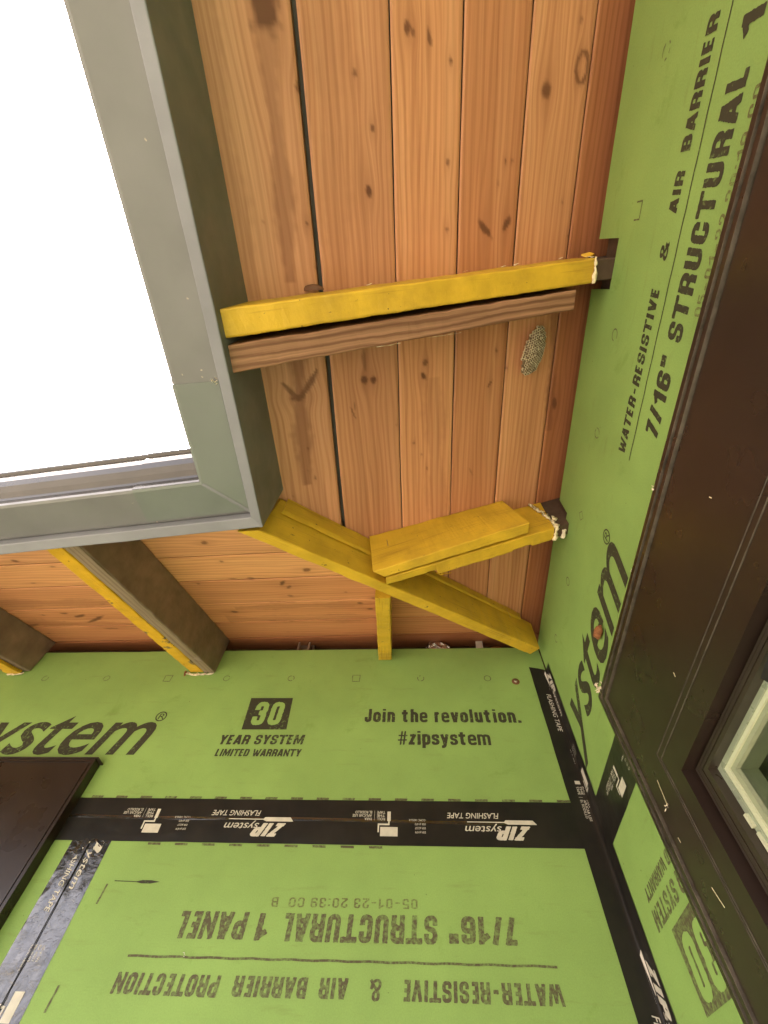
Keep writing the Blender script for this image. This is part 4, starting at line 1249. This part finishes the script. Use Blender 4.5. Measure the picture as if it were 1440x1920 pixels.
r1 = thing('rafter', 'yellow painted rafter reaching from the gutter to a notch in the right wall', 'rafter', (-.35, -1.08, -.15), GR)
b_r1 = timber('beam', rq(-.6765, -1.089, -1.0475, -.361), rq(-.043, -1.120, -1.078, -.108), M['yellow'], r1, n=60, r=.0035, amp=.0012, seed=11)
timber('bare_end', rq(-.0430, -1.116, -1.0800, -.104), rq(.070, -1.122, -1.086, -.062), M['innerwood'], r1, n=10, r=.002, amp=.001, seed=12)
ragged_strip('torn_paint', b_r1, [(-.0405, -1.122, -.050), (-.0405, -1.1215, -.106), (-.0400, -1.096, -.110), (-.0405, -1.078, -.108)], .010, M['chip'], 3, .0045)
V = [(-.030 + .013 * math.cos(a) * (1 + .3 * math.sin(3 * a)), -1.1235 + .004 * math.sin(2 * a), -.036 + .011 * math.sin(a)) for a in np.linspace(0, 2 * math.pi, 14)[:-1]]
make('paint_flake', V + [(-.03, -1.130, -.036)], [(i, (i + 1) % 13, 13) for i in range(13)], M['yellow_worn'], b_r1)
for (x, dz) in ((-.23, -.004), (-.205, .001), (-.30, -.003), (-.12, -.004), (-.46, -.004)):
    ragged_strip('paint_fleck', b_r1, [(x, -1.111 + (x + .35) * -.05, zR(x) - .1385 + dz), (x + .008, -1.113 + (x + .35) * -.05, zR(x) - .1365 + dz)], .0035, M['chip'], int(x * -100), .0014)
r1b = thing('rafter', 'bare brown rafter with visible grain beside the long yellow one', 'rafter', (-.35, -1.01, -.15), GR)
b_r1b = timber('beam', rq(-.6765, -1.0370, -.9955, -.362), rq(-.075, -1.069, -1.034, -.122), M['oldwood'], r1b, n=60, r=.003, amp=.0015, seed=13)
ragged_strip('torn_paint', b_r1b, [(-.45, -1.0095, -.272), (-.41, -1.011, -.256)], .003, M['chip'], 8, .0015)
ragged_strip('torn_paint', b_r1b, [(-.36, -1.0145, -.236), (-.30, -1.017, -.211)], .003, M['chip'], 9, .0015)
# mud dauber daub where the rafter meets the open joint
d = MB()
for i in range(5):
    for j in range(9):
        th = j / 8 * math.pi; ph = i / 4 * math.pi
        d.v.append((-.566 + .020 * math.cos(th), -1.099 - .010 * math.sin(th) * math.sin(ph), zR(-.566) - .002 - .009 * math.sin(th) * (1 - math.cos(ph)) / 2)); d.uv.append((0, 0))
d.f = [(i * 9 + j, i * 9 + j + 1, (i + 1) * 9 + j + 1, (i + 1) * 9 + j) for i in range(4) for j in range(8)]
mud = thing('mud_nest', 'small dark lump of mud in the open joint above the long yellow rafter', 'insect nest', (-.566, -1.10, zR(-.566)))
d.build('daub', M['oldwood'], mud, smooth=True)

r2 = thing('rafter', 'yellow rafter with chipped lower edge reaching the right wall near the corner', 'rafter', (-.25, -.50, -.15), GR)
def chipR2(t, j, c):
    # ragged chips along the inner bottom arris (corner 1)
    if j == 1:
        x = c.x
        k = .012 if x < -.345 else 0.0
        k += .0035 * max(0, noise.noise(Vector((x * 40, 2, 0)))) + (.004 if -.15 < x < -.10 else 0)
        return Vector((0, -k, k * .25))
    return Vector((0, 0, 0))
b_r2 = timber('beam', rq(-.462, -.5125, -.4780, -.275), rq(-.042, -.5285, -.4925, -.107), M['yellow'], r2, n=90, r=.003, amp=.0012, seed=15, chip=chipR2)
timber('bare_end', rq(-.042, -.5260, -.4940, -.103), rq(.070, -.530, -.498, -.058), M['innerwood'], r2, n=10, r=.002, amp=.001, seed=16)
ragged_strip('torn_paint', b_r2, [(-.075, -.531, .012), (-.055, -.531, -.030), (-.038, -.530, -.070), (-.036, -.527, -.106), (-.038, -.494, -.107)], .015, M['chip'], 5, .0065)
ragged_strip('torn_paint', b_r2, [(-.030, -.527, -.050), (-.028, -.522, -.085), (-.030, -.505, -.100)], .012, M['chip'], 21, .006)
ragged_strip('bare_splinter', b_r2, [(-.022, -.526, -.070), (-.012, -.515, -.092), (-.016, -.498, -.098)], .012, M['fluff'], 6, .006)
ragged_strip('torn_paint', b_r2, [(-.345, -.490, -.2285), (-.335, -.482, -.2255), (-.31, -.478, -.215)], .003, M['yellow_worn'], 7, .002)
r2b = thing('rafter', 'short yellow block nailed along the side of the chipped rafter', 'rafter block', (-.30, -.53, -.17), GR)
b_r2b = timber('beam', [(-.489, -.538, -.285), (-.463, -.5185, -.278), (-.470, -.5185, zR(-.470) - .0006), (-.505, -.549, zR(-.505) - .0006)],
       [(-.1160, -.565, -.136), (-.1150, -.5335, -.137), (-.150, -.5335, zR(-.150) - .0006), (-.159, -.563, zR(-.159) - .0006)], M['yellow'], r2b, n=50, r=.003, amp=.0012, seed=17)
ragged_strip('bent_nail', b_r2b, [(-.458, -.5465, -.196), (-.462, -.552, -.176)], .0016, M['metal'], 2, .0006)

# valley rafter: from the gutter corner to the wall corner
rv = thing('rafter', 'yellow valley rafter running slantwise from gutter corner to wall corner', 'rafter', (-.36, -.38, -.2), GR)
def vtop(x, y):
    return max(zR(x), zB(y)) - .001
A = [(-.695, -.701, -.361), (-.735, -.703, -.367), (-.722, -.690, -.225), (-.682, -.700, -.228)]
Bq = [(-.022, -.078, -.078), (-.050, -.055, -.080), (-.052, -.062, .025), (-.024, -.085, .025)]
b_rv = timber('beam', A, Bq, M['yellow'], rv, n=70, r=.003, amp=.0012, seed=19)
# cleat along the top of its side face
dirv = Vector((.673, .623, 0)).normalized(); nv_ = Vector((dirv.y, -dirv.x, 0))
def cle(t0, drop0, drop1, out):
    p = Vector((-.690, -.705, 0)).lerp(Vector((-.024, -.085, 0)), t0)
    zt = lin(-.222, .026, t0)
    a = p + nv_ * .002; b = p + nv_ * out
    return [(a.x, a.y, zt - drop1), (b.x, b.y, zt - drop0), (b.x, b.y, zR(b.x) - .001), (a.x, a.y, zt)]
timber('cleat', cle(.025, .052, .066, .006), cle(.345, .050, .060, .006), M['yellow'], rv, n=30, r=.004, amp=.0012, seed=20)
timber('cleat', cle(.44, .020, .028, .006), cle(.93, .012, .020, .006), M['yellow'], rv, n=30, r=.003, amp=.0012, seed=21)
ragged_strip('bent_nail', b_rv, [(-.118, -.190, -.02), (-.112, -.178, -.050)], .0014, M['metal'], 3, .0005)
ragged_strip('bent_nail', b_rv, [(-.085, -.170, -.01), (-.080, -.160, -.036)], .0014, M['metal'], 4, .0005)

rs = thing('rafter', 'short yellow jack rafter standing between the valley rafter and the back wall', 'rafter', (-.49, -.2, -.15), GR)
b_rs = timber('beam', bq(-.435, -.494, -.457, -.252), bq(-.013, -.522, -.480, -.058, .02), M['yellow'], rs, n=30, r=.003, amp=.0012, seed=23)

rd = thing('rafter', 'double dark brown rafter with worn yellow lower edge under the back overhang', 'rafter', (-1.1, -.3, -.2), GR)
def bskew(y, x0a, x0b, zb):
    return bq(y, x0a, x0b, zb)
timber('yellow_edge', bq(-.668, -1.173, -1.1345, -.337), bq(-.002, -1.141, -1.0975, -.091), M['yellow_worn'], rd, n=60, r=.003, amp=.0015, seed=25)
timber('side_board', bq(-.668, -1.1240, -1.0860, -.340), bq(-.002, -1.0920, -1.0560, -.094), M['darkwood'], rd, n=60, r=.003, amp=.0012, seed=26)
timber('bare_strip', bq(-.666, -1.1225, -1.0875, -.3415, -.335), bq(-.004, -1.0905, -1.0575, -.0955, -.088), M['barewood'], rd, n=60, r=.0015, amp=.0012, seed=27)
timber('filler', bq(-.660, -1.1340, -1.1245, -.325), bq(-.004, -1.0970, -1.0925, -.078), M['darkwood'], rd, n=40, r=.001, amp=.001, seed=28)
ragged_strip('splintered_end', rd, [(-1.150, -.006, -.098), (-1.120, -.004, -.104), (-1.085, -.004, -.101), (-1.06, -.005, -.098)], .012, M['fluff'], 11, .005)
ragged_strip('splintered_end', rd, [(-1.154, -.008, -.095), (-1.148, -.010, -.112)], .010, M['rust'], 12, .004)

rl = thing('rafter', 'dark brown rafter with orange lower edge at the left edge of the view', 'rafter', (-1.78, -.25, -.2), GR)
timber('side_board', bq(-.60, -1.765, -1.726, -.308), bq(-.002, -1.745, -1.704, -.082), M['darkwood'], rl, n=50, r=.003, amp=.0012, seed=29)
timber('yellow_edge', bq(-.60, -1.790, -1.730, -.322, -.309), bq(-.010, -1.772, -1.722, -.098, -.085), M['yellow_worn'], rl, n=50, r=.003, amp=.0015, seed=30)
ragged_strip('splintered_end', rl, [(-1.765, -.010, -.100), (-1.74, -.008, -.102), (-1.715, -.008, -.094)], .008, M['fluff'], 14, .004)

# ------------------------------------------------------------------ wasp comb
nest = thing('wasp_nest', 'pale grey paper wasp comb hanging from the boards near the right wall', 'wasp nest', (-.113, -.942, zR(-.113)))
nb = MB(); nd_ = MB(); fl_ = MB()
ax_u = Vector((-.018, .096, 0)).normalized()
ax_v = Vector((ax_u.y, -ax_u.x, 0)); ax_v = Vector((ax_v.x, ax_v.y, SR * ax_v.x)).normalized()
cc = Vector((-.115, -.942, zR(-.115) - .024))
nrm = ax_u.cross(ax_v).normalized()
if nrm.z > 0:
    nrm = -nrm
nrm = (nrm + Vector((-.35, -.1, 0))).normalized()
hr = .0031
cells = []
for i in range(-20, 21):
    for j in range(-14, 15):
        u = hr * 1.732 * (i + (j % 2) * .5); v = hr * 1.5 * j
        e = (u / .052) ** 2 + (v / .026) ** 2
        if e < 1 + .18 * noise.noise(Vector((u * 60, v * 60, 0))):
            cells.append((u, v, e))
for u, v, e in cells:
    depth = .020 * (1 - .45 * e) + random.uniform(-.0032, .0032)
    dome = .017 * (1 - e)
    c = cc + ax_u * u + ax_v * v + nrm * (dome)
    c += Vector((random.uniform(-1, 1), random.uniform(-1, 1), 0)) * .0004
    ringo, ringi, bot = [], [], []
    for k in range(6):
        a = math.pi / 6 + k * math.pi / 3
        dr = ax_u * math.cos(a) + ax_v * math.sin(a)
        ringo.append(c + dr * hr * 1.0); ringi.append(c + dr * hr * .80)
        bot.append(c + dr * hr * .98 - nrm * depth)
    inb = [r - nrm * depth * .75 for r in ringi]
    V = ringo + ringi + bot + inb
    F = []
    for k in range(6):
        l = (k + 1) % 6
        F += [(k, l, 6 + l, 6 + k), (k, 12 + k, 12 + l, l)]
    F.append(tuple(range(18, 24)))
    F.append(tuple(range(12, 18)))
    (nd_ if random.random() < .16 else nb).add(V, F[:12] + F[-1:])
    fl_.add(ringi + inb, [(6, 7, 8, 9, 10, 11)] + [(k, (k + 1) % 6, 6 + (k + 1) % 6, 6 + k) for k in range(6)])
nb.build('comb', M['nest'], nest)
nd_.build('old_cells', M['nest_dark'], nest)
fl_.build('cell_shade', M['nest_floor'], nest)
st = MB(); 
for k in range(8):
    a = k / 8 * 2 * math.pi
    st.v += [tuple(cc + Vector((math.cos(a), math.sin(a), 0)) * .008 + Vector((0, 0, .005))), tuple(cc + Vector((math.cos(a), math.sin(a), 0)) * .005 + Vector((0, 0, .028)))]
    st.uv += [(0, 0)] * 2
st.f = [(2 * k, 2 * ((k + 1) % 8), 2 * ((k + 1) % 8) + 1, 2 * k + 1) for k in range(8)]
st.build('stalk', M['nest_dark'], nest, smooth=True)

# ------------------------------------------------------------------ odds and ends on top of and on the walls
fo = MB()
n, m_ = 12, 9
for i in range(n + 1):
    for j in range(m_ + 1):
        a = i / n * math.pi; b = j / m_ * math.pi
        p = Vector((-.325 + .045 * math.cos(a) , .040 - .022 * math.sin(a) * math.sin(b), .004 + .066 * math.sin(a) * (1 - math.cos(b)) / 2))
        p += noise.noise_vector(p * 70) * .010
        fo.v.append(tuple(p)); fo.uv.append((0, 0))
fo.f = [(i * (m_ + 1) + j, i * (m_ + 1) + j + 1, (i + 1) * (m_ + 1) + j + 1, (i + 1) * (m_ + 1) + j) for i in range(n) for j in range(m_)]
tag(fo.build('foil_scrap', M['foil']), 'crumpled shiny foil scrap tucked on top of the back wall', 'foil')
pp = MB(); pp.add([(-.198, .022, .004), (-.172, .022, .004), (-.170, .030, .062), (-.192, .032, .066), (-.198, .0225, .004), (-.172, .0225, .004), (-.170, .0305, .062), (-.192, .0325, .066)], [(0, 1, 2, 3), (7, 6, 5, 4), (0, 4, 5, 1), (1, 5, 6, 2), (2, 6, 7, 3), (3, 7, 4, 0)])
tag(pp.build('paper_tag', M['paper']), 'small white paper tag standing on top of the back wall near the corner', 'tag')
ib = MB()
for k in range(2):
    n = 10
    for i in range(n + 1):
        t = i / n
        ib.v += [(-.155 + .06 * t, .045, .004), (-.155 + .06 * t, .035 + .01 * math.sin(t * 3.1), .004 + .05 * math.sin(t * math.pi) ** .6 + .004 * k)]
        ib.uv += [(0, 0)] * 2
ib.f = [(2 * i, 2 * i + 2, 2 * i + 3, 2 * i + 1) for i in range(10)]
tag(ib.build('insulation_scrap', M['rust']), 'reddish scrap of backing paper beside the white tag on the wall top', 'insulation')
br = MB()
br.box((-.818, .012, .004), (-.762, .055, .010)); br.box((-.818, .048, .010), (-.762, .055, .080)); br.box((-.812, .014, .010), (-.806, .048, .050)); br.box((-.775, .014, .010), (-.769, .048, .050))
tag(br.build('bracket', M['darkwood']), 'small dark bracket in the gap above the back wall', 'bracket')
scw = thing('screw', 'rusty screw sunk into the green wall near the taped corner', 'screw', W('B', -.0995, -.1359, 0))
def disc(parent, name, wall, s, z, rad, o, m, n=16, dome=.003, jit=.2):
    V = [W(wall, s + rad * math.cos(2 * math.pi * k / n) * (1 + jit * noise.noise(Vector((k, s, 0)))), z + rad * math.sin(2 * math.pi * k / n), o) for k in range(n)]
    V2 = [W(wall, s + rad * .55 * math.cos(2 * math.pi * k / n), z + rad * .55 * math.sin(2 * math.pi * k / n), o + dome) for k in range(n)]
    F = [(k, (k + 1) % n, n + (k + 1) % n, n + k) for k in range(n)] + [tuple(range(n, 2 * n))]
    return fixn(make(name, V + V2, F, m, parent))
disc(scw, 'washer', 'B', -.0995, -.1359, .0120, .0006, M['oldwood'], dome=.0012)
disc(scw, 'screw_head', 'B', -.0995, -.1350, .0055, .0019, M['metal'], dome=.0022)
co = MB()
for i in range(9):
    for j in range(12):
        a = i / 8 * math.pi; b = j / 12 * 2 * math.pi
        p = Vector((-.010 - .009 * math.sin(a) * math.cos(b), -.4205 + .019 * math.cos(a), -.358 + .010 * math.sin(a) * math.sin(b)))
        p += noise.noise_vector(p * 120) * .005
        co.v.append(tuple(p)); co.uv.append((0, 0))
co.f = [(i * 12 + j, i * 12 + (j + 1) % 12, (i + 1) * 12 + (j + 1) % 12, (i + 1) * 12 + j) for i in range(8) for j in range(12)]
tag(co.build('cocoon', M['rust'], smooth=True), 'rusty brown cocoon stuck on the printed lettering of the right wall', 'cocoon')
def fluff(lab, c, size, m, seed, n=22, name='paint_fleck'):
    b = MB()
    rr = random.Random(seed)
    for k in range(n):
        p = Vector(c) + Vector((rr.uniform(-1, 1), rr.uniform(-1, 1), rr.uniform(-1, 1))) * size * .7
        d1 = Vector((rr.uniform(-1, 1), rr.uniform(-1, 1), rr.uniform(-1, 1))).normalized() * size * rr.uniform(.25, .7)
        d2 = Vector((rr.uniform(-1, 1), rr.uniform(-1, 1), rr.uniform(-1, 1))).normalized() * size * .22
        b.add([p - d1, p + d2, p + d1, p - d2], [(0, 1, 2, 3)])
    return tag(b.build(name, m), lab, 'debris', 'pale specks of debris')
fluff('pale fluff caught on the gutter seam', (-.709, -.985, -.3655), .006, M['fluff'], 1)
fluff('tan fluff on the top edge of the right window casing, beside the printed fraction', (-.030, -.813, -.459), .0075, M['fluff'], 2)
fluff('white speck at the top edge of the right window casing', (-.033, -.66, -.459), .004, M['fluff'], 3, 10)
fluff('pale webbing at the upper corner of the right window casing', (-.036, -.372, -.462), .010, M['fluff'], 4, 26)
fluff('tiny white chip on the printed rule of the back wall', W('B', -.8616, -.7677, .003), .004, M['paper'], 5, 8)
fluff('splinter stuck on the face of the right window casing', (-.033, -.405, -.70), .005, M['fluff'], 6, 8)
